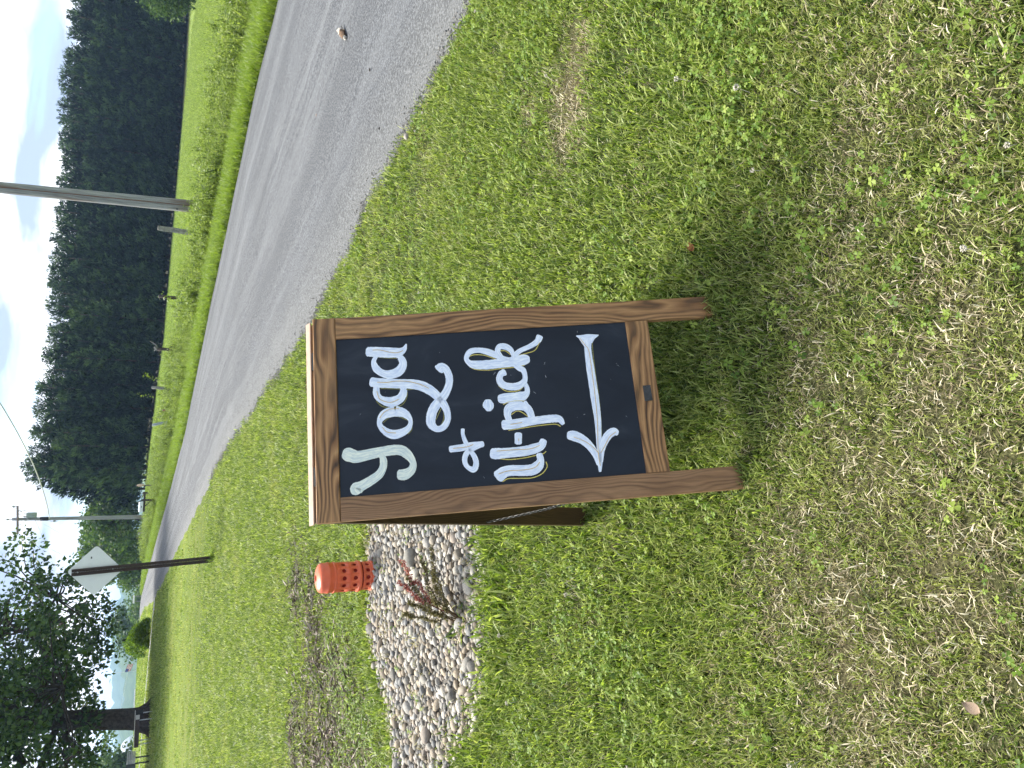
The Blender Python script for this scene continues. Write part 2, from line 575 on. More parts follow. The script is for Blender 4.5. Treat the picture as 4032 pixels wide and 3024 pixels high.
turf = t.ramp(nc, [(.25, (.085, .13, .022)), (.5, (.13, .175, .032)), (.75, (.19, .205, .06))])
turf = t.mix(t.attr('field'), turf, t.ramp(t.noise(co, .5, 6, .65), [(.3, (.12, .17, .04)), (.7, (.19, .24, .065))]))
c = t.mix(t.attr('far'), near, turf)
c = t.mix(t.attr('strip'), c, t.ramp(t.noise(co, 1.2, 5), [(.3, (.20, .15, .08)), (.7, (.30, .24, .13))]))
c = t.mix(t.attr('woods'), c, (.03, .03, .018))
t.color(c).bump(na, .6, .02)
ground = mesh_obj('ground', np.stack([fx_, fy_, GZ], 1), GF, t.m, smooth=True, attrs=g_attr)
tag(ground, 'grassy ground running from the lawn out to the valley', 'ground', kind='structure')

# ------------------------------------------------------------------ road
t = NT('chip_seal_asphalt', .85, .25)
co = t.coord('Object'); uv = t.coord('UV', (1, 1, 1))
sp = t.noise(co, 60, 2, .85); sp2 = t.noise(co, 26, 5, .75); big = t.noise(co, .7, 6, .6)
uvs = t.coord('UV', (26, .18, 1)); strk = t.noise(uvs, 1.0, 5, .6, .25)
uvw = t.coord('UV', (9, .05, 1)); wide = t.noise(uvw, 1.0, 3, .5, .3)
base = t.ramp(sp, [(.43, (0.0245, 0.02619, 0.02978)), (.5, (0.06126, 0.06548, 0.07189)), (.58, (0.1372, 0.1436, 0.1541))])
base = t.mix(.25, base, t.ramp(sp2, [(.35, (0.04166, 0.04432, 0.04929)), (.65, (0.09312, 0.09774, 0.1052))]))
base = t.mix(t.ramp(strk, [(.5, 0), (.68, .42)]), base, (0.1618, 0.1688, 0.1771))
base = t.mix(t.ramp(wide, [(.5, 0), (.62, .35)]), base, (0.1422, 0.1486, 0.1566))
base = t.mix(t.ramp(wide, [(.34, .35), (.45, 0)]), base, (0.0343, 0.03677, 0.04108))
base = t.mix(t.ramp(big, [(.35, .25), (.6, 0)]), base, (0.04166, 0.04432, 0.04877))
sx = t.n('SeparateXYZ'); t.l(uv, sx.inputs[0])
ad = t.n('Math', operation='ADD'); t.l(sx.outputs[0], ad.inputs[0])
nm = t.n('Math', operation='MULTIPLY_ADD'); nm.inputs[1].default_value = .12; nm.inputs[2].default_value = -.06
t.l(t.noise(co, 1.3, 6, .65), nm.inputs[0]); t.l(nm.outputs[0], ad.inputs[1])
base = t.mix(t.ramp(ad.outputs[0], [(.03, .7), (.16, .0)]), base, t.ramp(sp, [(.3, (0.04901, 0.04936, 0.04877)), (.5, (0.1078, 0.1108, 0.1103)), (.7, (0.2058, 0.209, 0.2105))]))
t.color(base).bump(t.mix(.4, sp, sp2), 1.0, .012)
M['road'] = t.m
ys = np.concatenate([np.arange(-10, 0, .5), np.arange(0, 14, .07), np.arange(14, 40, .3), np.arange(40, 100, 1.0)])
rng = np.random.default_rng(21)
TT = np.array([0, .02, .08, .2, .35, .5, .65, .8, .92, .98, 1.0])
jn = (vnoise(ys * 1.0, ys * 0, .5, 31) - .5) * .12 + (vnoise(ys, ys * 0, .12, 32) - .5) * .08
jf = (vnoise(ys, ys * 0 + 3, .9, 33) - .5) * .12
X0, X1 = xn(ys) + jn, xf(ys) + jf
RV = np.zeros((len(ys), len(TT), 3)); RU = np.zeros((len(ys), len(TT), 2))
for j, tt in enumerate(TT):
    RV[:, j, 0] = X0 + (X1 - X0) * tt
    RV[:, j, 1] = ys
    RV[:, j, 2] = terr(RV[:, j, 0], ys) + .012 + .05 * math.sin(math.pi * tt) - (.02 if tt in (0, 1) else 0)
    RU[:, j, 0] = tt; RU[:, j, 1] = ys
nT = len(TT)
ii = np.arange((len(ys) - 1) * (nT - 1)); k0 = (ii // (nT - 1)) * nT + ii % (nT - 1)
road = mesh_obj('road', RV.reshape(-1, 3), np.stack([k0, k0 + 1, k0 + nT + 1, k0 + nT], 1), M['road'], smooth=True)
ul = road.data.uv_layers.new(name='UVMap')
li = np.zeros(len(road.data.loops), dtype=np.int32); road.data.loops.foreach_get('vertex_index', li)
ul.data.foreach_set('uv', RU.reshape(-1, 2)[li].astype(np.float32).ravel())
tag(road, 'grey chip-seal country road running away to the left', 'road', kind='structure')

# narrow drive that leaves the road and crosses the far lawn
DP = [(-10.6, 38.6), (-11.6, 39.7), (-12.9, 40.6), (-14.5, 41.9), (-17, 43.6), (-21, 46), (-28, 49)]
pv, pf = [], []
for i, (x, y) in enumerate(DP):
    for dy in (-.25, .35):
        pv.append((x - .3 * (dy < 0), y + dy * (1.6 if i == 0 else 1), tz(x, y) + .02))
    if i: pf.append((2 * i - 2, 2 * i, 2 * i + 1, 2 * i - 1))
tag(mesh_obj('path', pv, pf, simple('path_asphalt', (.2, .2, .205), .9, .2, 8, .2)), 'thin grey drive crossing the far lawn by the round bush', 'path', kind='structure')

# ------------------------------------------------------------------ distant hills across the valley
hm = NT('wooded_hill', .95, .05)
hm.color(hm.ramp(hm.noise(hm.coord('Object'), .05, 8, .7), [(.3, (.025, .05, .02)), (.7, (.07, .11, .04))]))
def hills(name, label, d, a0, a1, tops, z0, seed, depth=250):
    rng = np.random.default_rng(seed)
    V, Fc = [], []
    n = 120
    prof = np.interp(np.linspace(a0, a1, n), [t_[0] for t_ in tops], [t_[1] for t_ in tops])
    ang = np.linspace(a0, a1, n)
    rows = 7
    for r in range(rows):
        u = r / (rows - 1)
        for i, a in enumerate(ang):
            dd = d + depth * (u - .5) * 2
            top = CAM_H + prof[i] * d + d * .0035 * (vnoise(a * 1.0, 0 * a, .35, seed) - .5) * 2 + d * .0016 * (vnoise(a, 0 * a, .09, seed + 1) - .5) * 2
            h = z0 + (float(top) - z0) * math.sin(math.pi * min(1, max(0, u))) ** .6 * (1 if r not in (0,) else 1)
            V.append((dd * math.sin(R(a)), dd * math.cos(R(a)), h if 0 < r < rows - 1 else z0 - 4))
    for r in range(rows - 1):
        for i in range(n - 1):
            k = r * n + i
            Fc.append((k, k + 1, k + n + 1, k + n))
    tag(mesh_obj(name, V, Fc, hm.m, smooth=True), label, 'hill', kind='structure')
hills('hill', 'hazy blue wooded hill beyond the lawn', 900, -45, -11, [(-45, .004), (-28, -.004), (-24, -.007), (-21, -.010), (-19, -.003), (-16, -.006), (-14, -.002), (-11, -.01)], -27, 41)
hills('far_hill', 'second fainter hill behind the hazy blue hill', 1700, -45, -9, [(-45, .0), (-25, -.003), (-19, .004), (-15, .002), (-9, .004)], -30, 43, 400)

# ------------------------------------------------------------------ the forest wall
PROTO = [pine_proto(100 + i) for i in range(5)]
SKY_AZ = [-20, -11.2, -9.9, -8.6, -7.2, -3.8, .4, 4.1, 8.1, 12.9, 17.4, 20.4, 30]
SKY_T = [.060, .064, .072, .094, .104, .099, .090, .090, .088, .085, .086, .080, .075]
rng = np.random.default_rng(55)
count = 0
def pine_label(az, row):
    where = ('at the left end of the forest wall beside the transformer pole' if az < -4.5 else 'in the forest wall between transformer pole and gnarled post' if az < 1
             else 'in the forest wall just left of the thick utility pole' if az < 10.5 else 'in the forest wall right of the thick utility pole')
    return ('lower evergreen ' if row == 0 else 'tall evergreen ') + where
def pine(x, y, h, k, w, row):
    r = empty('pine_tree', (x, y, tz(x, y)), rng.uniform(0, 6.28))
    r.scale = (w, w, h / 10.1)
    tag(r, pine_label(math.degrees(math.atan2(x, y)), row), 'tree', 'evergreens of the forest wall')
    td, cd = PROTO[k]
    link(bpy.data.objects.new('trunk', td), r)
    link(bpy.data.objects.new('crown', cd), r)
for row in range(4):
    x = -11.0 + row * .7
    while x < 64:
        y = float(np.interp(x, FBX, FBY)) + .8 + row * 2.6 + rng.uniform(-.7, .7)
        az = math.degrees(math.atan2(x, y)); d = math.hypot(x, y)
        top = CAM_H + np.interp(az, SKY_AZ, SKY_T) * d * (1 if row < 3 else .985)
        h = (top - tz(x, y)) * rng.uniform(.955, 1.0) * (.8 if row == 0 else 1)
        pine(x + rng.uniform(-.4, .4), y, h, int(rng.integers(5)), h / 10 * rng.uniform(.95, 1.3), row)
        x += rng.uniform(1.5, 2.2) * (1 if y < 95 else 1.15)
# ------------------------------------------------------------------ other trees
broadleaf('maple_tree', at(-11.6, 84), 6.8, 3.4, M['broad'], 61, 60, 80, .3, .15, .05, 'pale green leafy tree at the left end of the forest wall')
broadleaf('maple_tree', at(-12.9, 92), 6.3, 3.2, M['broad'], 62, 55, 80, .3, .15, .03, 'leafy tree just right of the diamond road sign, behind the road')
broadleaf('maple_tree', at(-13.9, 100), 3.6, 2.6, M['broad'], 63, 45, 80, .28, .12, .0, 'low dark leafy tree behind the lower corner of the diamond sign')
broadleaf('maple_tree', at(-10.4, 78), 5.4, 3.0, M['broad'], 64, 50, 80, .3, .14, .03, 'green leafy tree behind the utility pole with the transformer')
broadleaf('maple_tree', at(-17.4, 150), 9.0, 5.2, M['broad'], 65, 70, 80, .42, .2, .02, 'dark rounded tree rising behind the round bush')
broadleaf('maple_tree', at(-18.2, 165), 6.5, 3.2, M['broad'], 66, 60, 70, .42, .18, .02, 'dark tree left of the tallest tree behind the round bush')
broadleaf('maple_tree', at(-16.1, 135), 5.2, 3.2, M['broad'], 67, 50, 60, .4, .15, .02, 'small grey-green tree between the round bush and the road')
broadleaf('maple_tree', at(-15.2, 240), 10.5, 6.5, M['broad'], 68, 60, 60, .6, .2, .02, 'pale distant tree at the end of the road')
broadleaf('maple_tree', at(-14.6, 200), 7.0, 6.0, M['broad'], 69, 60, 60, .5, .2, .02, 'distant tree below the thin far pole')
broadleaf('maple_tree', at(-25.4, 110), 7, 4.5, M['broad'], 70, 60, 60, .4, .2, .02, 'leafy tree behind the pale slats at the left edge')
broadleaf('ash_tree', (31.2, 70.5, tz(31.2, 70.5)), 5.2, 2.7, M['broad'], 71, 80, 90, .2, .16, .0, 'grey-green leafy tree at the right edge before the forest')
# globe shrub and its loose neighbour
def globe(name, loc, rx, rz_, mat, seed, n, leaf, label):
    rng = np.random.default_rng(seed)
    root = empty(name, loc); tag(root, label, 'bush')
    u = unit(rng.normal(size=(n, 3))); u[:, 2] = np.abs(u[:, 2]) * 1.0 - .12 * (rng.random(n) < .2)
    lump = 1 + .1 * np.sin(u[:, 0] * 7 + 1) * np.cos(u[:, 1] * 6) + .06 * np.sin(u[:, 2] * 9)
    P = u * np.array([rx, rx, rz_]) * (rng.random((n, 1)) ** .12) * lump[:, None] + np.array([0, 0, .08])
    V, Fc, bl = leaf_cards(P, u + rng.normal(scale=.5, size=(n, 3)), leaf * rng.uniform(.7, 1.3, n), leaf * .6, rng)
    b = MB(); b.tube([(0, 0, -.1), (0, 0, rz_ * .7)], [.06, .03], 6)
    for k in range(7):
        a = k * .9; b.tube([(0, 0, .05), (math.cos(a) * rx * .4, math.sin(a) * rx * .4, rz_ * .6)], [.03, .012], 5)
    b.build('stem', M['bark'], root)
    mesh_obj('foliage', V, Fc, mat, root, attrs={'bl': ('FLOAT', bl)})
globe('round_bush', at(-17.75, 44.5), .68, .78, M['hedge'], 81, 5000, .09, 'rounded clipped green bush standing alone on the far lawn')
globe('loose_shrub', at(-18.3, 50), .75, .95, M['hedge'], 82, 1500, .12, 'looser yellow-green shrub just behind the round clipped bush')

# the big tree on the left
def big_tree():
    rng = np.random.default_rng(91)
    bx, by = -15.6, 37.0
    root = empty('shade_tree', (bx, by, 0))
    tag(root, 'large shade tree with thick dark trunk at the left edge', 'tree')
    b = MB()
    b.tube([(0, 0, -.3), (0, 0, 0), (.02, 0, .25), (.09, 0, .9), (.24, 0, 2.2), (.55, .1, 5), (.85, .1, 8), (1.1, 0, 12)], [.75, .6, .5, .44, .41, .37, .28, .1], 14)
    for k in range(7):
        a = k * .9 + .3
        b.tube([(math.cos(a) * .3, math.sin(a) * .3, .5), (math.cos(a) * .6, math.sin(a) * .6, .08), (math.cos(a) * .95, math.sin(a) * .95, -.12)], [.2, .13, .05], 6)
    mains = []
    spec = [((0, 0, 5.6), (3.4, -1.0, 8.2), .26), ((0, 0, 4.6), (4.6, -1.5, 5.6), .2), ((0, 0, 3.6), (5.4, .6, 3.9), .17), ((0, 0, 3.1), (3.0, -3.2, 3.2), .15), ((0, 0, 4.2), (-4.5, -.8, 5.5), .22),
            ((0, 0, 3.4), (-3.6, -2.4, 3.0), .15), ((0, 0, 6.4), (-3.2, 1.5, 9.5), .2), ((0, 0, 7.0), (1.2, 2.5, 11.5), .2), ((0, 0, 5.0), (.8, -4.6, 6.5), .2), ((0, 0, 4.8), (.2, 4.6, 6.2), .2), ((0, 0, 6.2), (5.6, 1.0, 9.0), .18),
            ((0, 0, 3.3), (4.5, 2.8, 2.9), .13), ((0, 0, 2.9), (-4.6, 1.2, 2.6), .13)]
    for a, e, r in spec:
        a = (.11 * a[2], 0, a[2]); P = limb_pts(a, e, rng, 8, .13, .1)
        b.tube(P, list(np.linspace(r, r * .3, 8)), 7)
        mains.append(P)
    MP = np.concatenate(mains)
    # clump centres: an ellipsoid crown whose skirt droops towards the lawn
    C = []
    while len(C) < 780:
        u = rng.normal(size=3); u /= np.linalg.norm(u); u *= rng.random() ** .4
        p = np.array([u[0] * 8.6 - .3, u[1] * 7.0, 6.8 + u[2] * 6.6])
        lowest = 1.75 + .06 * max(0, p[0] - 3.5) ** 2 + (.3 if p[0] < 0 else 0)
        if p[2] < lowest or (abs(p[0]) < 1.2 and p[2] < 2.3 and p[1] < 1): continue
        if vnoise(p[0] + 3, p[2] + p[1] * .5, 1.5, 92) < .33: continue
        C.append(p)
    C = np.array(C)
    for p in C:
        dd = np.linalg.norm(MP - p, axis=1) + np.maximum(0, MP[:, 2] - p[2]) * .3
        q = MP[np.argmin(dd)]
        P = limb_pts(q, p, rng, 5, .08, .1)
        b.tube(P, [.05, .04, .03, .02, .01], 5, False)
    b.build('trunk', M['bark'], root, True)
    V, Fc, bl = crown_cards(rng, C, rng.uniform(.45, .85, len(C)), 62, .2, .85)
    mesh_obj('crown', V, Fc, M['maple'], root, attrs={'bl': ('FLOAT', bl)})
big_tree()
# ------------------------------------------------------------------ scattered plants
def scatter_group(name, objs):
    col = bpy.data.collections.new(name + '_kinds')
    for o in objs: col.objects.link(o)
    ng = bpy.data.node_groups.new(name, 'GeometryNodeTree')
    ng.interface.new_socket('Geometry', in_out='INPUT', socket_type='NodeSocketGeometry')
    ng.interface.new_socket('Geometry', in_out='OUTPUT', socket_type='NodeSocketGeometry')
    N = ng.nodes.new
    gi, go = N('NodeGroupInput'), N('NodeGroupOutput')
    ci = N('GeometryNodeCollectionInfo'); ci.inputs['Collection'].default_value = col
    ci.inputs['Separate Children'].default_value = True; ci.inputs['Reset Children'].default_value = True
    iop = N('GeometryNodeInstanceOnPoints'); iop.inputs['Pick Instance'].default_value = True
    def na_(nm, ty):
        n = N('GeometryNodeInputNamedAttribute'); n.data_type = ty; n.inputs['Name'].default_value = nm
        return n.outputs['Attribute']
    e2r = N('FunctionNodeEulerToRotation')
    L = ng.links.new
    L(gi.outputs[0], iop.inputs['Points']); L(ci.outputs[0], iop.inputs['Instance'])
    L(na_('rot', 'FLOAT_VECTOR'), e2r.inputs[0]); L(e2r.outputs[0], iop.inputs['Rotation'])
    L(na_('scl', 'FLOAT_VECTOR'), iop.inputs['Scale'])
    f2i = N('FunctionNodeFloatToInt'); L(na_('idx', 'FLOAT'), f2i.inputs[0]); L(f2i.outputs[0], iop.inputs['Instance Index'])
    L(iop.outputs[0], go.inputs[0])
    return ng, len(objs)

def scatter(name, group, P, scl, label, cat, tilt=.12, rng=RNG, pale=None, npale=0):
    ng, k = group
    n = len(P)
    rot = np.stack([rng.normal(scale=tilt, size=n), rng.normal(scale=tilt, size=n), rng.uniform(0, 6.283, n)], 1)
    scl = np.asarray(scl)
    idx = rng.integers(0, k - npale, n).astype(float)
    if pale is not None:
        idx = np.where(rng.random(n) < pale, k - npale + rng.integers(0, npale, n), idx)
    if scl.ndim == 1: scl = np.repeat(scl[:, None], 3, 1)
    o = mesh_obj(name, P, [], None, attrs={'rot': ('FLOAT_VECTOR', rot), 'scl': ('FLOAT_VECTOR', scl), 'idx': ('FLOAT', idx + .01)})
    md = o.modifiers.new('plants', 'NODES'); md.node_group = ng
    tag(o, label, cat, kind='stuff')
    return o

def tuft(seed, nb, rad, h0, h1, w0, w1, lean, mat, name='tuft', dryfrac=0.0, segs=3):
    """tuft of single bent blades"""
    rng = np.random.default_rng(seed)
    V, Fc, bl = [], [], []
    for i in range(nb):
        a = rng.uniform(0, 6.283); r = rad * math.sqrt(rng.random())
        p = np.array([r * math.cos(a), r * math.sin(a), -.006])
        h = rng.uniform(h0, h1); w = rng.uniform(w0, w1)
        la = rng.uniform(0, 6.283); le = abs(rng.normal(scale=lean)) + lean * .3
        out = np.array([math.cos(la), math.sin(la), 0])
        tw = la + 1.57 + rng.uniform(-.6, .6)
        sd = np.array([math.cos(tw), math.sin(tw), 0])
        b0 = len(V)
        for s in range(segs):
            tt = s / segs
            c = p + np.array([0, 0, 1]) * h * (tt - .25 * le * tt * tt) + out * h * le * tt * tt
            ww = w * (1 - .35 * tt)
            V += [c - sd * ww / 2, c + sd * ww / 2]
        V.append(p + np.array([0, 0, 1]) * h * (1 - .3 * le) + out * h * le)
        for s in range(segs - 1):
            k = b0 + 2 * s
            Fc += [(k, k + 1, k + 3), (k, k + 3, k + 2)]
        k = b0 + 2 * (segs - 1)
        Fc.append((k, k + 1, k + 2))
        bl += [rng.random()] * (2 * segs + 1)
    return mesh_obj(name, np.array(V), np.array(Fc), mat, attrs={'bl': ('FLOAT', bl)}, linkit=False)

M['grass'] = leaf_mat('grass_blades', (.05, .09, .014), (.165, .225, .04), (.37, .42, .14), trans=.46, rough=.45, spec=.35)
M['grass_pale'] = leaf_mat('worn_grass_blades', (.13, .15, .035), (.27, .295, .09), (.45, .46, .21), trans=.44, rough=.5, spec=.3)
M['grass_bright'] = leaf_mat('verge_grass_blades', (.08, .13, .015), (.15, .225, .03), (.25, .32, .06), trans=.44, rough=.45, spec=.35)
M['weed'] = leaf_mat('weed_leaves', (.075, .115, .025), (.175, .24, .055), (.33, .39, .12), trans=.42, rough=.5, spec=.3)
M['straw'] = leaf_mat('dry_straw', (.18, .14, .085), (.43, .37, .25), (.66, .61, .47), trans=.28, rough=.6, spec=.25)
M['clover'] = leaf_mat('clover_leaves', (.06, .115, .015), (.14, .225, .03), (.28, .35, .07), trans=.46, rough=.5, spec=.3)
M['flower'] = simple('clover_flower', (.42, .39, .32), .7, .1, 120, .25)
M['chip'] = leaf_mat('mulch_chips', (.06, .045, .035), (.18, .145, .115), (.40, .35, .30), trans=.0, rough=.9, spec=.1)
M['dryplant'] = leaf_mat('dry_leafstalk', (.10, .07, .04), (.20, .15, .08), (.34, .28, .16), trans=.15, rough=.8, spec=.1)

g_near = scatter_group('near_grass', [tuft(300 + i, 15, .036, .016, .046, .0024, .0052, .5, M['grass']) for i in range(8)] + [tuft(310 + i, 13, .036, .014, .038, .002, .0042, .6, M['grass_pale'], name='tuft_worn') for i in range(3)])
g_wide = scatter_group('mid_grass', [tuft(320 + i, 16, .06, .025, .06, .003, .006, .6, M['grass']) for i in range(6)] + [tuft(330 + i, 16, .06, .02, .05, .003, .006, .65, M['grass_pale'], name='tuft_worn') for i in range(3)])
g_far = scatter_group('far_grass', [tuft(340 + i, 22, .2, .03, .075, .009, .018, .6, M['grass'], segs=2) for i in range(5)] + [tuft(350 + i, 22, .2, .02, .06, .009, .018, .7, M['grass_pale'], segs=2, name='tuft_worn') for i in range(3)])
g_straw = scatter_group('straw', [tuft(360 + i, 12, .04, .009, .024, .0014, .003, .9, M['straw']) for i in range(6)])
g_verge = scatter_group('verge_tufts', [tuft(380 + i, 26, .12, .09, .23, .005, .011, .55, M['grass_bright'], segs=3) for i in range(5)])
def weedplant(seed, h, mat):
    rng = np.random.default_rng(seed)
    parts = []
    for s in range(rng.integers(4, 8)):
        a = rng.uniform(0, 6.28); le = rng.uniform(.05, .35)
        hh = h * rng.uniform(.6, 1.1)
        m = int(14)
        tt = rng.uniform(.1, 1, m)
        r0 = rng.uniform(0, .12)
        P = np.stack([np.cos(a) * (r0 + le * hh * tt ** 1.5), np.sin(a) * (r0 + le * hh * tt ** 1.5), hh * tt], 1)
        D = np.stack([rng.normal(size=m), rng.normal(size=m), rng.uniform(-.1, .9, m)], 1)
        parts.append(leaf_cards(P, D, rng.uniform(.06, .15, m) * (1.25 - .6 * tt), rng.uniform(.02, .055, m), rng))
        parts.append(leaf_cards(np.array([[np.cos(a) * r0, np.sin(a) * r0, 0]]), np.array([[np.cos(a) * le, np.sin(a) * le, 1.0]]), hh, .012, rng))
    V, Fc, bl = merge(parts)
    return mesh_obj('weed', V, Fc, mat, attrs={'bl': ('FLOAT', bl)}, linkit=False)
g_weed = scatter_group('weeds', [weedplant(400 + i, .65, M['weed']) for i in range(6)])
g_field = scatter_group('field_plants', [tuft(420 + i, 30, .3, .05, .16, .012, .024, .5, M['weed'], segs=2) for i in range(4)])
def clover(seed):
    rng = np.random.default_rng(seed)
    V, Fc, bl = [], [], []
    for s in range(5):
        x, y = rng.normal(scale=.022, size=2); h = rng.uniform(.015, .045); a0 = rng.uniform(0, 6.28); t1, t2 = rng.normal(scale=.3, size=2)
        b0 = rng.random()
        sz = rng.uniform(.006, .0105)
        for k in range(3):
            a = a0 + k * 2.094
            ring = [(0, 0), (.55, -.5), (1.0, -.42), (.92, 0), (1.0, .42), (.55, .5)]
            n0 = len(V)
            for (p, q) in ring:
                dx = (p * math.cos(a) - q * math.sin(a)) * sz; dy = (p * math.sin(a) + q * math.cos(a)) * sz
                V.append((x + dx, y + dy, h + dx * t1 + dy * t2 - abs(q) * -.002 + (p * p) * -.002)); bl.append(min(1, max(0, b0 + rng.normal() * .08)))
            Fc += [(n0, n0 + 1, n0 + 2), (n0, n0 + 2, n0 + 3), (n0, n0 + 3, n0 + 4), (n0, n0 + 4, n0 + 5)]
        n0 = len(V)
        V += [(x - .0007, y, h), (x + .0007, y, h), (x + rng.normal() * .006, y + rng.normal() * .006, -.004)]; bl += [b0] * 3
        Fc.append((n0, n0 + 1, n0 + 2))
    return mesh_obj('clover', np.array(V), np.array(Fc), M['clover'], attrs={'bl': ('FLOAT', bl)}, linkit=False)
g_clover = scatter_group('clovers', [clover(440 + i) for i in range(7)])
def cflower(seed):
    random.seed(seed)
    b = MB()
    b.tube([(0, 0, -.01), (.004, 0, .03), (.002, .003, .05)], [.0009, .0009, .0008], 4)
    rng = np.random.default_rng(seed)
    for k in range(34):
        u = rng.normal(size=3); u /= np.linalg.norm(u)
        if u[2] < -.5: continue
        p = Vector((.002, .003, .052)) + Vector(u) * .004
        b.tube([p, p + Vector(u) * .0036], [.0018, .0008], 4)
    return b.build('clover_bloom', M['flower'], linkit=False)
g_flower = scatter_group('blooms', [cflower(460 + i) for i in range(3)])
def chips(seed):
    rng = np.random.default_rng(seed)
    n = 16
    P = np.stack([rng.normal(scale=.06, size=n), rng.normal(scale=.06, size=n), rng.uniform(.002, .02, n)], 1)
    D = np.stack([rng.normal(size=n), rng.normal(size=n), rng.normal(scale=.18, size=n)], 1)
    V, Fc, bl = leaf_cards(P, D, rng.uniform(.02, .11, n), rng.uniform(.006, .016, n), rng)
    return mesh_obj('chips', V, Fc, M['chip'], attrs={'bl': ('FLOAT', bl)}, linkit=False)
g_chip = scatter_group('chip_litter', [chips(480 + i) for i in range(5)])

def wedge(n, y0, y1, rng, k=.62, m=.9, power=1.0):
    """random spots in the wedge of ground ahead"""
    out = []
    A = k * (y1 * y1 - y0 * y0) + 2 * m * (y1 - y0)
    y = np.sqrt(rng.random(n * 3) * (y1 * y1 - y0 * y0) + y0 * y0)
    keep = rng.random(n * 3) < (k * y + m) / (k * y + m).max() * ((k * y1 + m) / (k * y + m) * y / y1 * 0 + 1)
    y = rng.uniform(y0, y1, n * 6)
    keep = rng.random(len(y)) < (k * y + m) / (k * y1 + m)
    y = y[keep][:n]
    x = rng.uniform(-1, 1, len(y)) * (k * y + m)
    return x, y
def area(y0, y1, k=.62, m=.9): return k * (y1 * y1 - y0 * y0) + 2 * m * (y1 - y0)
def gz(x, y):
    return terr(x, y) + np.where((np.abs(x) < 5) & (y < 12), (vnoise(x, y, .6, 3) - .5) * .02, 0)
rng = np.random.default_rng(500)
def lawn_mask(x, y, over=.05):
    return (x < xn(y) + over + (vnoise(x, y, .3, 41) - .6) * .16) & ~inpoly(x, y, BED)
# near lawn
x, y = wedge(int(area(.45, 4.2) * 1450), .45, 4.2, rng)
x2, y2 = wedge(int(area(.45, 2.0) * 1700), .45, 2.0, rng); x = np.concatenate([x, x2]); y = np.concatenate([y, y2])
dw = dry_w(x, y); thin = vnoise(x, y, .16, 17)
k = lawn_mask(x, y) & (rng.random(len(x)) > np.clip(dw * .75 + np.clip(.3 - thin, 0, 1) * .8, 0, .9))
x, y, dw = x[k], y[k], dw[k]
lush = sstep(y, 1.3, 2.0) * .35 + .85
scatter('lawn_grass', g_near, np.stack([x, y, gz(x, y)], 1), lush * rng.uniform(.75, 1.25, len(x)) * (1 - .35 * dw), 'short clover-strewn lawn grass in the foreground', 'grass', pale=np.clip(.12 + .4 * sstep(-y, -2.0, -1.2) + .3 * (vnoise(x, y, .25, 61) - .5) + dw * .4, 0, .8), npale=3)
# straw in the near lawn
x, y = wedge(int(area(.45, 4.5) * 1900), .45, 4.5, rng)
dw = dry_w(x, y)
base = .5 * sstep(-y, -1.9, -1.1) + .15
k = lawn_mask(x, y) & (rng.random(len(x)) < np.clip(dw * 1.1 + base * (.3 + 1.4 * vnoise(x, y, .12, 18)), 0, 1))
x, y = x[k], y[k]
scatter('dry_straw', g_straw, np.stack([x, y, gz(x, y)], 1), rng.uniform(.7, 1.35, len(x)), 'pale dry straw lying through the lawn', 'straw', .22)
# clover
x, y = wedge(int(area(.5, 6) * 700), .5, 6, rng)
cl = vnoise(x, y, .34, 23)
k = lawn_mask(x, y, 0) & (rng.random(len(x)) < np.clip((cl - .38) * 2.0, 0.06, 1) * (.22 + .55 * sstep(y, 1.2, 1.8)) * (1 - dry_w(x, y)))
x, y = x[k], y[k]
scatter('clover_patches', g_clover, np.stack([x, y, gz(x, y) + .004], 1), rng.uniform(.7, 1.2, len(x)), 'round-leaved clover growing through the lawn', 'clover')
x, y = wedge(int(area(.8, 7) * 14), .8, 7, rng)
cl = vnoise(x, y, .34, 23); edge = np.abs(x - xn(y) + .12) < .14
k = lawn_mask(x, y, .05) & (rng.random(len(x)) < np.where(edge, 1.0, np.clip((cl - .4) * 1.1, 0.03, 1)))
x, y = x[k], y[k]
scatter('clover_blooms', g_flower, np.stack([x, y, gz(x, y)], 1), rng.uniform(.7, 1.3, len(x)), 'scattered white clover flower heads in the lawn', 'flowers')
# stray straw and seedlings between the stones
bxy = np.stack([rng.uniform(-2.6, -.3, 900), rng.uniform(3.05, 5.2, 900)], 1)
bxy = bxy[inpoly(bxy[:, 0], bxy[:, 1], BED)]
q = bxy[:150]
scatter('bed_straw', g_straw, np.stack([q[:, 0], q[:, 1], bedz(q[:, 0], q[:, 1]) + .022], 1), rng.uniform(.9, 1.9, len(q)), 'dry stems lying among the river stones', 'straw', .7)
q = bxy[150:200]
scatter('bed_seedlings', g_clover, np.stack([q[:, 0], q[:, 1], bedz(q[:, 0], q[:, 1]) + .015], 1), rng.uniform(.6, 1.2, len(q)), 'small green seedlings among the river stones', 'weeds')
# middle lawn
x, y = wedge(int(area(3.6, 17) * 400), 3.6, 17, rng)
k = lawn_mask(x, y) & (rng.random(len(x)) < 1 - sstep(y, 9, 17)) & (rng.random(len(x)) > np.clip(dry_w(x, y) * .6 + mulch_w(x, y) * .6, 0, .9))
x, y = x[k], y[k]
scatter('lawn_turf', g_wide, np.stack([x, y, gz(x, y)], 1), rng.uniform(.8, 1.25, len(x)) * (1 + .05 * (y - 4)), 'mown green turf behind the sandwich board', 'grass', pale=np.clip((vnoise(x, y, .5, 62) - .35) * .9, .05, .7), npale=3)
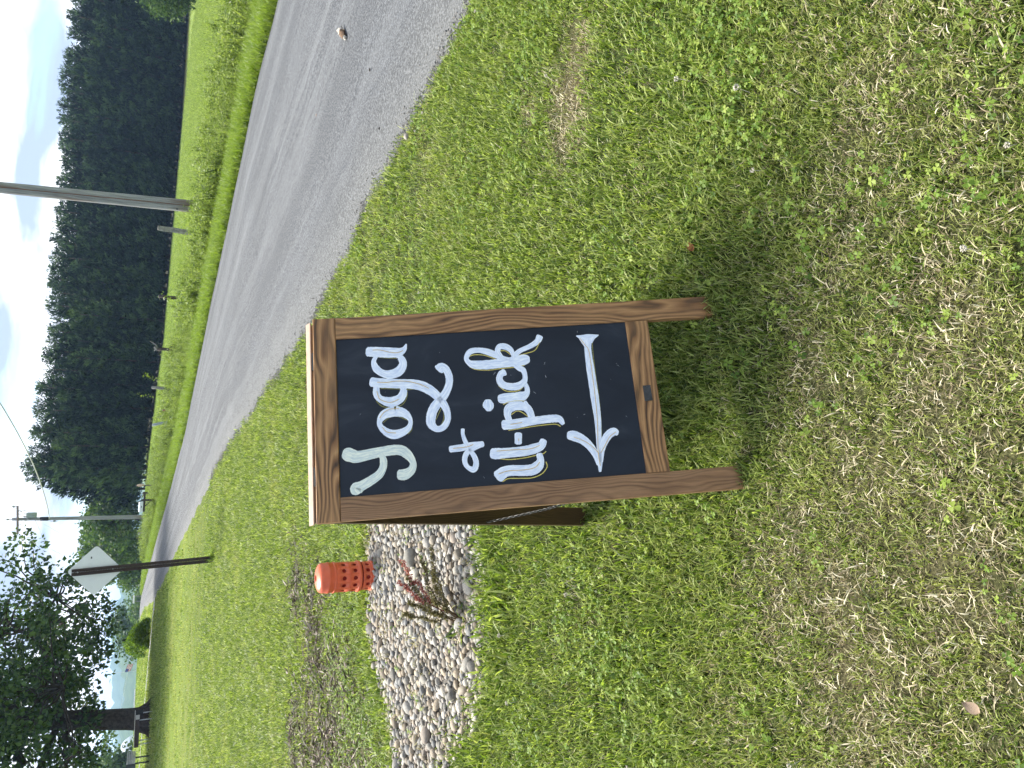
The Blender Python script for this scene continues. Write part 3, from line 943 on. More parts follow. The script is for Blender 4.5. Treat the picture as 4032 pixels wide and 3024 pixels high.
# taller fringe round the stone bed and against the road
bx = np.array([p[0] for p in BED]); by = np.array([p[1] for p in BED])
tt = rng.uniform(0, len(BED), 2200); i0 = tt.astype(int) % len(BED); i1 = (i0 + 1) % len(BED); fr = tt - np.floor(tt)
x = bx[i0] * (1 - fr) + bx[i1] * fr + rng.normal(scale=.075, size=len(tt)); y = by[i0] * (1 - fr) + by[i1] * fr + rng.normal(scale=.075, size=len(tt))
k = ~inpoly(x, y, BED) | (rng.random(len(x)) < .22)
x, y = x[k], y[k]
scatter('edge_grass', g_near, np.stack([x, y, gz(x, y)], 1), rng.uniform(1.4, 2.7, len(x)), 'longer grass fringing the stone bed', 'grass', .25, pale=.12, npale=3)
x, y = wedge(9000, 3.2, 12, rng)
k = (np.abs(x - xn(y) + .13) < .16)
x, y = x[k], y[k]
scatter('kerb_grass', g_near, np.stack([x, y, gz(x, y)], 1), rng.uniform(1.1, 1.9, len(x)), 'ragged grass along the near edge of the road', 'grass', .3, pale=.12, npale=3)
# far lawn
x, y = wedge(62000, 7.0, 66, rng, .62, 2)
k = (x < xn(y) - .12) & (rng.random(len(x)) < np.clip(16 / y, .3, 1) * sstep(y, 6.5, 13)) & (mulch_w(x, y) < .25) & ~((np.abs(y - np.interp(x, [p[0] for p in DP][::-1], [p[1] for p in DP][::-1])) < .45) & (x < -10.4))
x, y = x[k], y[k]
scatter('far_lawn', g_far, np.stack([x, y, terr(x, y)], 1), rng.uniform(.7, 1.15, len(x)) * np.clip(y / 24, .75, 1.5), 'wide mown lawn running back to the crest', 'grass', pale=np.clip((vnoise(x / 5, y, 1.1, 63) - .35) * 1.3 + .5 * np.exp(-((x + 9.5) / 3.5) ** 2 - ((y - 24) / 5) ** 2), .04, .9), npale=3)
# mulch and dead matter
x, y = rng.uniform(-4.2, -1.3, 9000), rng.uniform(4.4, 8.0, 9000)
k = (rng.random(9000) < np.clip(mulch_w(x, y) * .8 - .1, 0, 1)) & ~inpoly(x, y, BED)
x, y = x[k], y[k]
scatter('mulch_litter', g_chip, np.stack([x, y, gz(x, y)], 1), rng.uniform(.6, 1.2, len(x)), 'brown wood mulch and dead stalks on the lawn', 'mulch', .15)
x, y = rng.uniform(-3.5, 3, 500), rng.uniform(.8, 9, 500)
k = lawn_mask(x, y) & (rng.random(500) < .3)
x, y = x[k], y[k]
# far verge: bright mown strip, then weeds, then the field
yy = rng.uniform(9, 62, 30000); dx = np.abs(rng.normal(scale=.75, size=30000)) + .02
x = xf(yy) + dx * 1.1; k = (rng.random(30000) < np.clip(14 / yy, .25, 1)) & (np.abs(x) < .62 * yy + 2)
x, yy = x[k], yy[k]
scatter('verge_grass', g_verge, np.stack([x, yy, terr(x, yy)], 1), rng.uniform(.6, 1.15, len(x)), 'bright long grass along the far edge of the road', 'grass', .2)
yy = rng.uniform(11, 60, 16000); dx = 1.5 + np.abs(rng.normal(scale=2.4, size=16000))
x = xf(yy) + dx; k = (rng.random(16000) < np.clip(14 / yy, .2, .8) * (.25 + .9 * vnoise(x, yy, 1.4, 51))) & (np.abs(x) < .62 * yy + 2)
x, yy = x[k], yy[k]
scatter('tall_weeds', g_weed, np.stack([x, yy, terr(x, yy)], 1), rng.uniform(.25, .75, len(x)) * (.5 + .9 * vnoise(x, yy, 1.1, 52)), 'rank roadside weeds beyond the road', 'weeds', .15)
yy = rng.uniform(14, 106, 60000)
x = rng.uniform(-.3, .62, 60000) * yy + 2
k = (x > xf(yy) + 1.2) & (yy < np.interp(x, FBX, FBY) - 3.5) & (rng.random(60000) < np.clip(30 / yy, .3, 1)) & (x > -14)
x, yy = x[k], yy[k]
scatter('field_crop', g_field, np.stack([x, yy, terr(x, yy)], 1), rng.uniform(.55, 1.0, len(x)), 'green field between the road and the forest', 'field')

def gritstone(seed):
    rs = np.random.default_rng(seed)
    b = MB()
    for k in range(5):
        b.ball((rs.normal() * .03, rs.normal() * .03, .002), (rs.uniform(.003, .008), rs.uniform(.003, .007), rs.uniform(.002, .005)), 6, 4, .15)
    return b.build('grit', M['gritm'], linkit=False)
M['gritm'] = simple('loose_grit', (.17, .165, .155), .9, .15, 60, .5)
g_grit = scatter_group('grit_kinds', [gritstone(520 + i) for i in range(4)])
yy = rng.uniform(2.5, 16, 2600)
x = xn(yy) + .04 + np.abs(rng.normal(scale=.13, size=2600)) - .03
scatter('edge_grit', g_grit, np.stack([x, yy, np.full(len(x), .012)], 1), rng.uniform(.5, 1.3, len(x)), 'loose grit along the near edge of the road', 'grit')
ft = np.concatenate([np.stack([cx + rng.normal(scale=.035, size=14), cy - .02 + rng.normal(scale=.025, size=14), np.zeros(14)], 1) for cx, cy in ((-.22, 1.575), (.255, 1.74), (-.43, 2.30))])
scatter('foot_grass', g_near, ft, rng.uniform(.9, 1.35, len(ft)), 'grass standing against the feet of the sandwich board', 'grass', .2, pale=.2, npale=3)
STROKES = [
    ('letter_y',1,[[(178.1,1032.4,25.0),(175.7,1025.2,30.2),(170.4,1012.4,29.4),(166.8,997.0,26.3),(174.6,942.1,22.5),(177.2,892.3,23.3),(164.2,869.4,21.2),(140.3,854.9,14.5),(120.7,859.9,18.9),(110.1,877.4,24.1),(110.5,893.0,22.2)],[(168.1,937.1,10.6),(153.0,932.1,15.3),(134.4,933.4,16.3),(115.4,944.6,18.8),(99.7,968.5,20.8),(88.9,990.7,22.0),(82.1,1003.8,28.9),(73.4,999.7,22.7)]]),
    ('letter_o',0,[[(284.3,895.0,24.9),(274.7,868.9,19.0),(252.9,855.1,9.7),(230.4,865.9,14.8),(219.5,899.4,20.9),(232.1,925.2,16.1),(253.6,938.0,11.3),(276.0,924.6,20.3),(284.3,895.0,24.9)]]),
    ('letter_g',0,[[(356.8,941.9,13.7),(334.3,942.0,15.8),(319.5,930.6,16.3),(310.4,904.4,23.4),(318.7,880.0,20.5),(337.6,869.7,16.5),(353.3,872.9,12.4)],[(370.4,954.7,22.0),(364.2,918.0,21.5),(359.9,877.9,22.0),(356.3,843.1,22.6),(347.9,816.6,23.5),(332.1,793.3,22.0),(312.5,775.6,18.7),(293.4,763.4,17.8),(270.5,755.5,15.0),(248.3,756.2,13.6),(230.0,768.9,14.9),(226.3,786.5,14.0),(240.6,800.2,19.5),(259.9,799.9,21.7),(281.6,792.4,21.8),(302.8,776.2,20.6),(321.2,758.8,19.3),(345.8,746.4,16.6),(368.4,743.5,16.7),(391.8,750.1,16.8),(400.7,761.2,18.5),(394.6,769.0,25.7)]]),
    ('letter_a',0,[[(445.0,937.4,8.4),(428.3,946.2,11.1),(407.8,940.3,16.6),(393.9,924.7,16.6),(388.2,903.5,20.7),(396.4,878.8,22.2),(417.1,866.9,18.1),(436.4,874.1,14.0),(440.0,884.8,7.0)],[(458.2,961.2,23.5),(454.7,930.2,24.6),(451.0,897.8,24.7),(451.0,876.1,21.0),(458.8,862.1,12.7),(472.9,855.1,3.4)]]),
    ('plus_sign',0,[[(168.4,754.3,14.7),(170.1,724.1,15.8),(174.0,697.6,15.3),(175.6,665.9,13.3)],[(220.4,717.0,8.5),(205.1,717.6,8.5),(183.1,711.4,10.1),(160.9,701.2,10.5),(141.4,690.9,11.8),(122.7,688.5,12.6),(108.8,696.1,13.6),(115.1,709.9,10.4),(127.6,717.3,11.0),(143.4,716.9,11.8),(157.4,708.0,12.6),(168.0,690.2,13.2),(174.6,671.3,12.7)]]),
    ('letter_u',0,[[(84.6,632.9,28.1),(95.8,614.9,24.8),(98.1,593.8,24.1),(95.6,562.5,24.1),(96.4,538.7,25.0),(105.8,523.2,23.7),(119.8,515.7,16.4),(136.0,517.5,14.6)],[(148.4,644.0,23.2),(146.7,631.5,25.1),(146.8,594.6,22.5),(148.2,554.8,22.6),(152.9,527.8,22.6),(159.6,509.8,18.7),(173.0,501.7,15.5)]]),
    ('hyphen',0,[[(196.5,568.5,16.6),(171.0,570.9,16.5)]]),
    ('letter_p',0,[[(233.5,589.4,13.5),(253.0,592.9,16.2),(269.1,586.1,21.7),(274.6,566.8,20.4),(271.7,545.5,20.4),(259.7,533.2,17.7),(239.9,527.1,14.9)],[(285.3,541.5,7.1),(266.6,532.6,8.7),(245.4,526.6,11.4)],[(223.9,606.2,22.8),(224.4,576.8,22.1),(228.4,539.0,20.3),(230.5,503.9,18.4),(231.7,471.4,18.5),(228.9,452.8,16.3),(215.0,443.5,9.2)]]),
    ('letter_i',0,[[(298.1,611.0,19.1),(298.2,597.0,24.0),(299.9,569.9,21.9),(301.1,548.1,23.3),(309.9,534.3,13.7),(323.8,532.4,11.0),(336.8,536.6,9.7)],[(294.8,642.9,16.3),(285.7,643.1,24.4),(275.9,642.3,22.8),(268.3,643.0,13.5)]]),
    ('letter_c',0,[[(373.1,590.3,17.2),(368.7,600.2,14.4),(354.4,606.1,15.2),(338.4,598.8,17.1),(330.4,577.9,17.1),(331.1,556.1,17.9),(342.6,538.7,13.8),(357.9,534.5,11.1),(375.2,538.3,13.4),(382.2,548.6,13.4),(391.1,561.4,8.4)]]),
    ('letter_k',0,[[(413.4,594.9,12.6),(434.2,604.1,12.6),(448.2,597.4,14.1),(447.1,581.0,15.5),(436.0,566.9,12.7),(421.3,562.7,8.4),(411.2,562.3,7.0)],[(421.0,557.3,12.6),(432.9,541.0,11.3),(444.0,512.4,11.9),(457.1,490.3,14.2),(471.2,482.0,16.5)],[(406.1,521.1,19.1),(405.8,532.6,25.2),(402.5,560.4,24.6),(399.9,598.8,22.3),(398.2,639.8,22.2),(401.0,672.2,19.4),(409.7,687.7,12.5),(422.9,692.2,11.1),(439.3,680.1,14.0),(442.2,658.1,12.6),(436.2,634.0,15.4),(426.2,613.0,15.4),(414.7,592.1,11.2),(410.7,576.0,8.4)]]),
    ('arrow',0,[[(182.2,432.2,19.2),(179.1,417.4,24.0),(167.5,396.1,21.5),(148.3,378.2,18.9),(125.1,365.9,15.1),(96.8,358.1,12.5)],[(178.5,297.7,13.3),(182.6,307.8,19.1),(174.7,322.9,19.1),(155.4,338.1,17.7),(131.3,348.7,15.1),(104.0,354.6,12.5)],[(466.1,377.8,2.7),(460.6,361.3,12.9),(459.5,345.7,16.1),(460.7,329.7,12.1),(464.7,314.7,2.2)],[(460.5,367.9,8.1),(437.4,352.3,13.9)],[(461.8,325.6,5.4),(446.3,340.7,11.8)],[(453.5,345.9,17.7),(423.6,350.0,16.0),(380.0,350.1,18.5),(326.2,348.8,18.8),(273.2,347.6,18.6),(226.1,347.0,15.9),(179.8,349.7,13.2),(141.9,353.7,10.1),(111.6,354.4,13.0),(76.8,358.5,6.0)]]),
]
CHALK = [
    (1,[[(461.6,947.6),(460.3,927.3),(452.8,903.2),(449.3,881.6),(454.6,865.0)],[(368.5,939.2),(366.1,912.5),(367.9,891.0),(365.1,858.8),(354.2,824.3),(341.2,800.8)],[(267.2,936.8),(282.9,924.3),(290.4,905.3),(289.7,884.1)],[(242.1,931.3),(227.5,918.8),(223.0,895.3)],[(342.7,941.6),(319.7,933.3),(308.9,907.1),(316.1,882.8)]]),
    (0,[[(350.4,930.6),(345.5,881.3),(342.0,860.0),(342.0,833.1),(333.5,812.1),(307.5,784.0)],[(316.3,944.1),(299.9,928.8),(295.4,905.1),(299.0,878.3),(314.7,864.1),(335.4,859.0)],[(252.0,787.0),(280.1,772.3),(285.2,765.3),(254.6,765.9),(233.2,775.4)],[(254.2,928.2),(266.8,911.7),(269.3,890.4),(256.2,861.9)],[(217.9,863.9),(228.1,854.1),(237.6,852.3)],[(440.6,936.2),(435.5,904.0),(434.1,882.4)]]),
    (2,[[(395.3,684.8),(386.5,667.9),(382.3,633.0),(384.8,594.7),(385.2,559.2)],[(424.1,688.8),(429.4,669.9),(425.7,640.3),(409.9,606.2)],[(436.5,595.6),(435.0,582.1),(423.8,569.4)],[(418.9,547.9),(423.3,528.2),(431.5,499.8),(455.2,483.6)],[(390.1,546.5),(389.1,532.9)],[(335.5,609.9),(321.2,594.9),(316.3,576.4),(318.4,554.6),(327.4,542.9)],[(281.3,602.5),(288.7,581.7),(288.4,554.7),(286.6,541.4)],[(250.9,582.4),(259.5,568.2),(257.1,555.0),(240.5,535.1)],[(208.0,594.3),(211.0,562.1),(214.6,518.9),(216.3,475.7),(214.3,459.8),(208.2,451.0)],[(133.7,632.6),(128.2,596.3),(129.7,556.6),(134.0,527.0),(137.7,505.4),(143.1,498.2)],[(70.1,622.4),(77.2,606.1),(75.5,574.9),(74.3,543.5),(82.7,516.4),(100.0,500.0),(114.7,501.2)]]),
    (1,[[(153.3,630.9),(153.5,588.7),(152.6,541.1),(159.9,513.8)],[(91.8,631.0),(97.6,604.3),(96.9,562.4),(101.2,532.9),(114.7,518.4)],[(169.7,746.4),(171.0,710.9),(176.2,692.2)],[(223.8,587.6),(226.9,555.2)],[(183.0,568.7),(176.3,569.3)]]),
    (1,[[(458.3,369.5),(436.3,356.4),(418.0,348.1),(344.8,346.5),(257.4,347.0),(200.5,350.2),(129.5,357.3),(91.6,356.2)],[(176.1,419.1),(159.7,386.9),(137.6,364.3),(124.3,355.9)],[(181.4,301.6),(169.9,319.7),(148.1,335.2),(126.4,350.6)]]),
    (0,[[(449.8,332.4),(430.8,336.0),(357.6,337.2),(282.9,336.1),(212.5,338.5),(166.5,343.0)]]),
]
# ------------------------------------------------------------------ sandwich board
def wood_mat(name, dark, mid, light, bands=46.0, contrast=.5):
    """scorched softwood: dark late-wood lines that run along the piece (uv.x) and wander across it (uv.y)"""
    t = NT(name, .5, .35)
    uvm = t.coord('UV', (1, 1, 1), rnd=True)
    warp = t.noise(t.n('Mapping').outputs[0], 1, 0) if False else None
    m2 = t.n('Mapping'); m2.inputs['Scale'].default_value = (2.6, 9.0, 1); t.l(uvm, m2.inputs['Vector'])
    wn = t.n('TexNoise', Scale=1.0, Detail=2.0, Roughness=.45); t.l(m2.outputs[0], wn.inputs['Vector'])
    sep = t.n('SeparateXYZ'); t.l(uvm, sep.inputs[0])
    a = t.n('Math', operation='MULTIPLY_ADD'); a.inputs[1].default_value = .16; t.l(wn.outputs['Fac'], a.inputs[0]); t.l(sep.outputs[1], a.inputs[2])
    b = t.n('Math', operation='MULTIPLY'); b.inputs[1].default_value = bands * 2.2; t.l(a.outputs[0], b.inputs[0])
    fr = t.n('Math', operation='FRACT'); t.l(b.outputs[0], fr.inputs[0])
    fibre = t.noise(t.coord('UV', (14, 420, 1), rnd=True), 1.0, 4, .6)
    tone = t.noise(t.coord('UV', (5, 18, 1), rnd=True), 1.0, 4, .6)
    c0 = t.ramp(fr.outputs[0], [(0.0, dark), (.1, mid), (.45, light), (.72, mid), (.9, dark), (1.0, dark)])
    fade = t.noise(t.coord('UV', (3, 26, 1), rnd=True), 1.0, 3, .6)
    c1 = t.mix(t.ramp(fade, [(.3, contrast * .25), (.7, contrast)]), t.ramp(tone, [(.3, mid), (.7, light)]), c0)
    c2 = t.mix(.45, c1, t.ramp(fibre, [(.3, (.35, .33, .3)), (.7, (1.25, 1.2, 1.15))]), 'MULTIPLY')
    c2 = t.mix(t.ramp(tone, [(.62, 0), (.74, .55)]), c2, dark)
    t.color(c2).bump(t.mix(.5, fr.outputs[0], fibre), .25, .0012)
    return t.m
M['wood'] = wood_mat('scorched_wood', (.026, .013, .007), (.18, .085, .032), (.44, .25, .108), bands=27, contrast=.95)
M['wood2'] = wood_mat('plain_wood', (.05, .026, .013), (.19, .098, .045), (.32, .185, .095), bands=48, contrast=.7)
M['wood_dark'] = wood_mat('shaded_black_wood', (.014, .009, .006), (.06, .036, .02), (.12, .07, .035), bands=70, contrast=.7)  # rear frame wood, darkened as a shaded copy of the front wood
M['bare'] = simple('bare_wood_edge', (.36, .27, .205), .6, .2, 40, .12)
t = NT('chalkboard_paint', .5, .22)
sm = t.noise(t.coord('Object', (3, 1.2, 1)), 2.2, 7, .6, 1.2)
t.color(t.ramp(sm, [(.35, (.008, .012, .021)), (.55, (.013, .019, .031)), (.75, (.034, .043, .058))]))
M['board'] = t.m
def paint(name, a, b):
    t = NT(name, .55, .3)
    f = t.noise(t.coord('UV', (.035, 5.5, 1), rnd=True), 1.0, 5, .65)
    t.color(t.ramp(f, [(.32, a), (.62, b)])).bump(f, .3, .0006)
    return t.m
M['paint'] = paint('white_brushed_paint', (.48, .57, .76), (.80, .85, .93))  # white paint with the blue of the sky light put into its colour
M['painty'] = paint('cream_brushed_paint', (.42, .52, .55), (.76, .80, .70))
M['chalk'] = [simple('olive_chalk', (.20, .20, .075), .8, .1, 300, .3), simple('amber_chalk', (.62, .42, .13), .8, .1, 300, .2), simple('yellow_chalk', (.55, .47, .13), .8, .1, 300, .25)]
M['metal_dark'] = simple('dark_metal', (.05, .052, .055), .4, .5, 60, .3, .7)
M['chainm'] = simple('steel_chain', (.07, .072, .075), .35, .5, 60, .2, .8)
M['metal'] = simple('galvanised_metal', (.42, .44, .45), .45, .5, 20, .15, .8)

YAW, TILT, RL = .3179, .3854, .0075
BW, BH = .5611, 1.1099
_ax = Vector((math.cos(YAW), math.sin(YAW), 0)); _bk = Vector((-math.sin(YAW), math.cos(YAW), 0))
_up = Vector((0, 0, 1)) * math.cos(TILT) + _bk * math.sin(TILT)
AX = _ax * math.cos(RL) + _up * math.sin(RL); UP = _up * math.cos(RL) - _ax * math.sin(RL); NR = AX.cross(UP)
sb = empty('sandwich_board')
mm = Matrix.Identity(4)
for i, v in enumerate((AX, UP, NR)):
    for j in range(3): mm[j][i] = v[j]
mm.translation = Vector((-.24786, 1.58567, .03))
sb.matrix_world = mm
tag(sb, 'wooden A-frame chalkboard sign lettered in white standing on the lawn', 'sign')
def piece(name, x0, y0, x1, y1, z0, z1, along, mat, parent=sb, bev=.002):
    b = MB()
    if along == 'y': b.box((x0, y0, z0), (0, y1 - y0, 0), (x1 - x0, 0, 0), (0, 0, z1 - z0), bev)
    else: b.box((x0, y0, z0), (x1 - x0, 0, 0), (0, y1 - y0, 0), (0, 0, z1 - z0), bev)
    return b.build(name, mat, parent)
piece('stile', 0, -.035, .062, 1.0462, -.022, 0, 'y', M['wood2'])
piece('stile', .4985, -.045, BW, 1.0462, -.022, 0, 'y', M['wood'])
piece('top_rail', 0, 1.0468, BW, BH - .0015, -.022, 0, 'x', M['wood'])
piece('bottom_rail', .0625, .168, .498, .2335, -.0215, -.001, 'x', M['wood'])
panel = piece('chalkboard', .0622, .234, .4983, 1.0466, -.016, -.005, 'y', M['board'], bev=0)
PZ = -.005
def cat(pts, n=9):
    P = [np.array(p, float) for p in pts]
    if len(P) == 2: return np.array([P[0] + (P[1] - P[0]) * t_ for t_ in np.linspace(0, 1, 8)])
    P = [2 * P[0] - P[1]] + P + [2 * P[-1] - P[-2]]
    out = []
    for i in range(1, len(P) - 2):
        for t_ in np.linspace(0, 1, n, endpoint=False):
            a, b, c, d = P[i - 1:i + 3]
            out.append(.5 * ((2 * b) + (c - a) * t_ + (2 * a - 5 * b + 4 * c - d) * t_ ** 2 + (3 * b - a - 3 * c + d) * t_ ** 3))
    out.append(P[-2])
    return np.array(out)
def ribbon(b, pts, z, width=None, rnd=True):
    C = cat([p if len(p) == 3 else (p[0], p[1], width) for p in pts])
    XY, Wd = C[:, :2], np.maximum(C[:, 2], .6) * (1.2 if width is None else 1)
    d = np.gradient(XY, axis=0); d /= np.maximum(np.linalg.norm(d, axis=1, keepdims=True), 1e-6)
    closed = np.linalg.norm(XY[0] - XY[-1]) < .01
    if rnd and not closed:
        XY = np.concatenate([[XY[0] - d[0] * Wd[0] * .2], [XY[0] - d[0] * Wd[0] * .12], XY, [XY[-1] + d[-1] * Wd[-1] * .12], [XY[-1] + d[-1] * Wd[-1] * .2]])
        Wd = np.concatenate([[Wd[0] * .45], [Wd[0] * .8], Wd, [Wd[-1] * .8], [Wd[-1] * .45]])
        d = np.concatenate([[d[0], d[0]], d, [d[-1], d[-1]]])
    nrm = np.stack([-d[:, 1], d[:, 0]], 1)
    jit = 1 + RNG.normal(scale=.018, size=len(Wd)) * (width is None)
    A = XY + nrm * (Wd * jit)[:, None] * .5; B = XY - nrm * (Wd * jit)[:, None] * .5
    s0 = len(b.v); s = 0
    for i in range(len(XY)):
        if i: s += np.linalg.norm(XY[i] - XY[i - 1])
        hb = .00025
        for q, h, tv in ((A[i], z, 0), (XY[i] * .4 + A[i] * .6, z + hb, .2), (XY[i] * .4 + B[i] * .6, z + hb, .8), (B[i], z, 1)):
            b.v.append((q[0] * 1e-3, q[1] * 1e-3, h)); b.uv.append((s, tv))
    for i in range(len(XY) - 1):
        for k in range(3):
            q = s0 + 4 * i + k
            b.f.append((q, q + 4, q + 5, q + 1))
lv = 0
for nm, tone, strokes in STROKES:
    b = MB()
    for st in strokes:
        lv += 1
        ribbon(b, st, PZ + .0004 + .0002 * (lv % 4))
    nm2 = nm if nm in ('arrow', 'plus_sign', 'hyphen') else 'painted_letter'
    o = b.build('painted_' + nm2 if nm2 != 'painted_letter' else nm2, M['painty'] if tone else M['paint'], panel)
    o['label'] = 'white brush-painted ' + nm.replace('_', ' ')
for tone, lines in CHALK:
    for ln_ in lines:
        b = MB()
        ribbon(b, ln_, PZ + (.0021 if tone == 1 else .0003), 1.5 if tone == 1 else 2.5, False)
        b.build('chalk_line', M['chalk'][tone], panel)
# scuffs on the board
b = MB()
for k in range(26):
    x, y = RNG.uniform(80, 480), RNG.uniform(250, 1030); a = RNG.uniform(0, 6.28); L_ = RNG.uniform(1, 9)
    ribbon(b, [(x, y), (x + L_ * math.cos(a), y + L_ * math.sin(a))], PZ + .0002, RNG.uniform(.4, 1.1), False)
b.build('chalk_scuff', simple('pale_scuff', (.35, .37, .4), .8, .1), panel)['kind'] = 'stuff'
# small metal plate on the bottom rail
b = MB(); b.box((.262, .188, -.0012), (.044, 0, 0), (0, .022, 0), (0, 0, .0022), .001)
pl = b.build('nameplate', M['metal_dark'], sb)
for sx_ in (.2665, .3015):
    b = MB(); b.ball((sx_, .199, .001), (.0018, .0018, .0012), 8, 4); b.build('rivet', M['chainm'], pl, True)
# rear frame, hinged at the top
def rearpt(x, s_, z=0.0):
    d = Vector((0, -.819, -.682)).normalized(); n_ = Vector((0, d.z, -d.y))
    return Vector((x, 1.1165, -.027)) + d * s_ + n_ * z
def rear(name, x0, x1, s0, s1, mat, z0=-.022, z1=0, along='s'):
    b = MB()
    p = rearpt(x0, s0, z0); a = rearpt(x0, s1, z0) - p; w = Vector((x1 - x0, 0, 0)); h = rearpt(x0, s0, z1) - p
    if along == 's': b.box(p, a, w, h, .002)
    else: b.box(p, w, a, h, .002)
    return b.build(name, mat, sb)
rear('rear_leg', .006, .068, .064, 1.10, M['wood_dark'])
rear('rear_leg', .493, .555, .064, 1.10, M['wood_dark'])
rear('rear_rail', .006, .555, .0, .0634, M['wood2'], along='x')
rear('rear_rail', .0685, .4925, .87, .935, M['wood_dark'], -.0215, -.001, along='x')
rear('rear_chalkboard', .0682, .4928, .0638, .8695, M['board'], -.016, -.006)
rear('edge_strip', .0, BW, -.0045, -.0006, M['bare'], -.023, .001, along='x')
for hx in (.1, .42):
    b = MB(); b.tube([(hx, 1.112, -.023), (hx + .05, 1.112, -.023)], .004, 8); b.box((hx, 1.085, -.0235), (.05, 0, 0), (0, .026, 0), (0, 0, -.0015)); b.build('hinge', M['metal_dark'], sb)
b = MB()
pa, pb = Vector((.02, .395, -.024)), rearpt(.012, .60, .002)
nl = 44
for i in range(nl):
    t0 = (i + .5) / nl
    c = pa.lerp(pb, t0) + Vector((0, -.045, .0)) * math.sin(math.pi * t0)
    d = (pb - pa).normalized(); s1 = d.orthogonal().normalized(); s1 = s1 if i % 2 else d.cross(s1)
    L_ = (pb - pa).length / nl * .78
    ring = [c + d * L_ * math.cos(a) + s1 * .0034 * math.sin(a) for a in np.linspace(0, 2 * math.pi, 9)]
    b.tube(ring, .0009, 4, False)
b.build('chain', M['chainm'], sb)

# ------------------------------------------------------------------ stone bed
t = NT('grit', .95, .1)
t.color(t.ramp(t.noise(t.coord('Object'), 60, 4, .7), [(.3, (.045, .04, .034)), (.7, (.17, .16, .145))]))
rings = 9
bv, bf = [(BCX, BCY, float(bedz(BCX, BCY)) + .006)], []
nb = len(BED)
for r in range(1, rings + 1):
    for (px, py) in BED:
        u = r / rings
        x, y = BCX + (px - BCX) * u, BCY + (py - BCY) * u
        bv.append((x, y, float(bedz(x, y)) + .006 - (.02 if r == rings else 0)))
for k in range(nb): bf.append((0, 1 + (k + 1) % nb, 1 + k))
for r in range(rings - 1):
    for k in range(nb):
        a, c_ = 1 + r * nb + k, 1 + r * nb + (k + 1) % nb
        bf.append((a, c_, c_ + nb, a + nb))
bed = mesh_obj('stone_bed', bv, bf, t.m, smooth=True)
tag(bed, 'bed of rounded river stones beside the orange pipe', 'stone bed', kind='structure')
def ico(seed):
    bm = bmesh.new()
    bmesh.ops.create_icosphere(bm, subdivisions=2, radius=1)
    rs = np.random.default_rng(seed)
    ph = rs.uniform(0, 6.28, 6); 
    for v in bm.verts:
        p = v.co
        k = 1 + .10 * math.sin(2.1 * p.x + ph[0]) + .09 * math.sin(2.6 * p.y + ph[1]) + .08 * math.sin(2.9 * p.z + ph[2]) + .05 * math.sin(4 * p.x + 3 * p.y + ph[3])
        v.co = p * k
    me = bpy.data.meshes.new('stone')
    bm.to_mesh(me); bm.free()
    me.polygons.foreach_set('use_smooth', np.ones(len(me.polygons), dtype=bool))
    return me
def stone_mat(name, colnode):
    t = NT(name, .75, .3)
    if colnode == 'obj':
        oi = t.n('ObjectInfo'); base = oi.outputs['Color']
    else: base = t.attr('stone_col', 'Color')
    f = t.noise(t.coord('Object'), 3.0 if colnode == 'obj' else 90, 6, .65)
    c = t.mix(.6, base, t.ramp(f, [(.3, (.6, .6, .6)), (.7, (1.3, 1.3, 1.3))]), 'MULTIPLY')
    t.color(c).bump(f, .15, .1 if colnode == 'obj' else .003)
    return t.m
M['stone'] = stone_mat('river_stone', 'obj'); M['stone_j'] = stone_mat('river_stone_small', 'attr')
SM = [ico(600 + i) for i in range(7)]
for s_ in SM: s_.materials.append(M['stone'])
PAL = np.array([(.36, .36, .36), (.47, .46, .44), (.27, .28, .29), (.55, .53, .50), (.40, .36, .30), (.38, .375, .36), (.27, .265, .25), (.48, .41, .32), (.44, .43, .40), (.36, .31, .25), (.53, .51, .46), (.42, .37, .33)])
rng = np.random.default_rng(610)
cells = {}
st = []
def place(x, y, r):
    cx, cy = int(x / .1), int(y / .1)
    for i in (-1, 0, 1):
        for j in (-1, 0, 1):
            for (a, b_, q) in cells.get((cx + i, cy + j), ()):
                if (a - x) ** 2 + (b_ - y) ** 2 < ((q + r) * .80) ** 2: return False
    cells.setdefault((cx, cy), []).append((x, y, r)); st.append((x, y, r)); return True
PIPE = Vector((-1.30, 4.88, 0))
cells.setdefault((int(PIPE.x / .1), int(PIPE.y / .1)), []).append((PIPE.x, PIPE.y, .085))
BEDA = np.array(BED)
for r0, r1, tries in ((.031, .041, 45), (.022, .029, 520), (.017, .022, 4600), (.012, .016, 12000), (.007, .011, 14000)):
    xs = rng.uniform(-2.62, -.3, tries); yv = rng.uniform(3.05, 5.2, tries); rr = rng.uniform(r0, r1, tries)
    ok = inpoly(xs, yv, BED)
    for x, y, r in zip(xs[ok], yv[ok], rr[ok]): place(x, y, r)
st = np.array(st)
order = np.argsort(-(st[:, 2] / np.hypot(st[:, 0], st[:, 1])))
big = order[:300]
def stone_pose(x, y, r):
    e = np.array([rng.uniform(.95, 1.35), rng.uniform(.75, 1.0), rng.uniform(.55, .8)]) * r
    rot = Matrix.Rotation(rng.uniform(0, 6.28), 3, 'Z') @ Matrix.Rotation(rng.normal() * .3, 3, 'X') @ Matrix.Rotation(rng.normal() * .3, 3, 'Y')
    z = float(bedz(x, y)) + r * .42 + rng.uniform(-.003, .008)
    col = PAL[rng.integers(len(PAL))] * np.array([1.04, 1, .94]) * rng.uniform(.38, .78)
    return Vector((x, y, z)), rot, e, col
JV, JF, JC, off = [], [], [], 0
icov = [np.array([v.co[:] for v in s_.vertices]) for s_ in SM]
icof = [np.array([p.vertices[:] for p in s_.polygons]) for s_ in SM]
bigset = set(big.tolist())
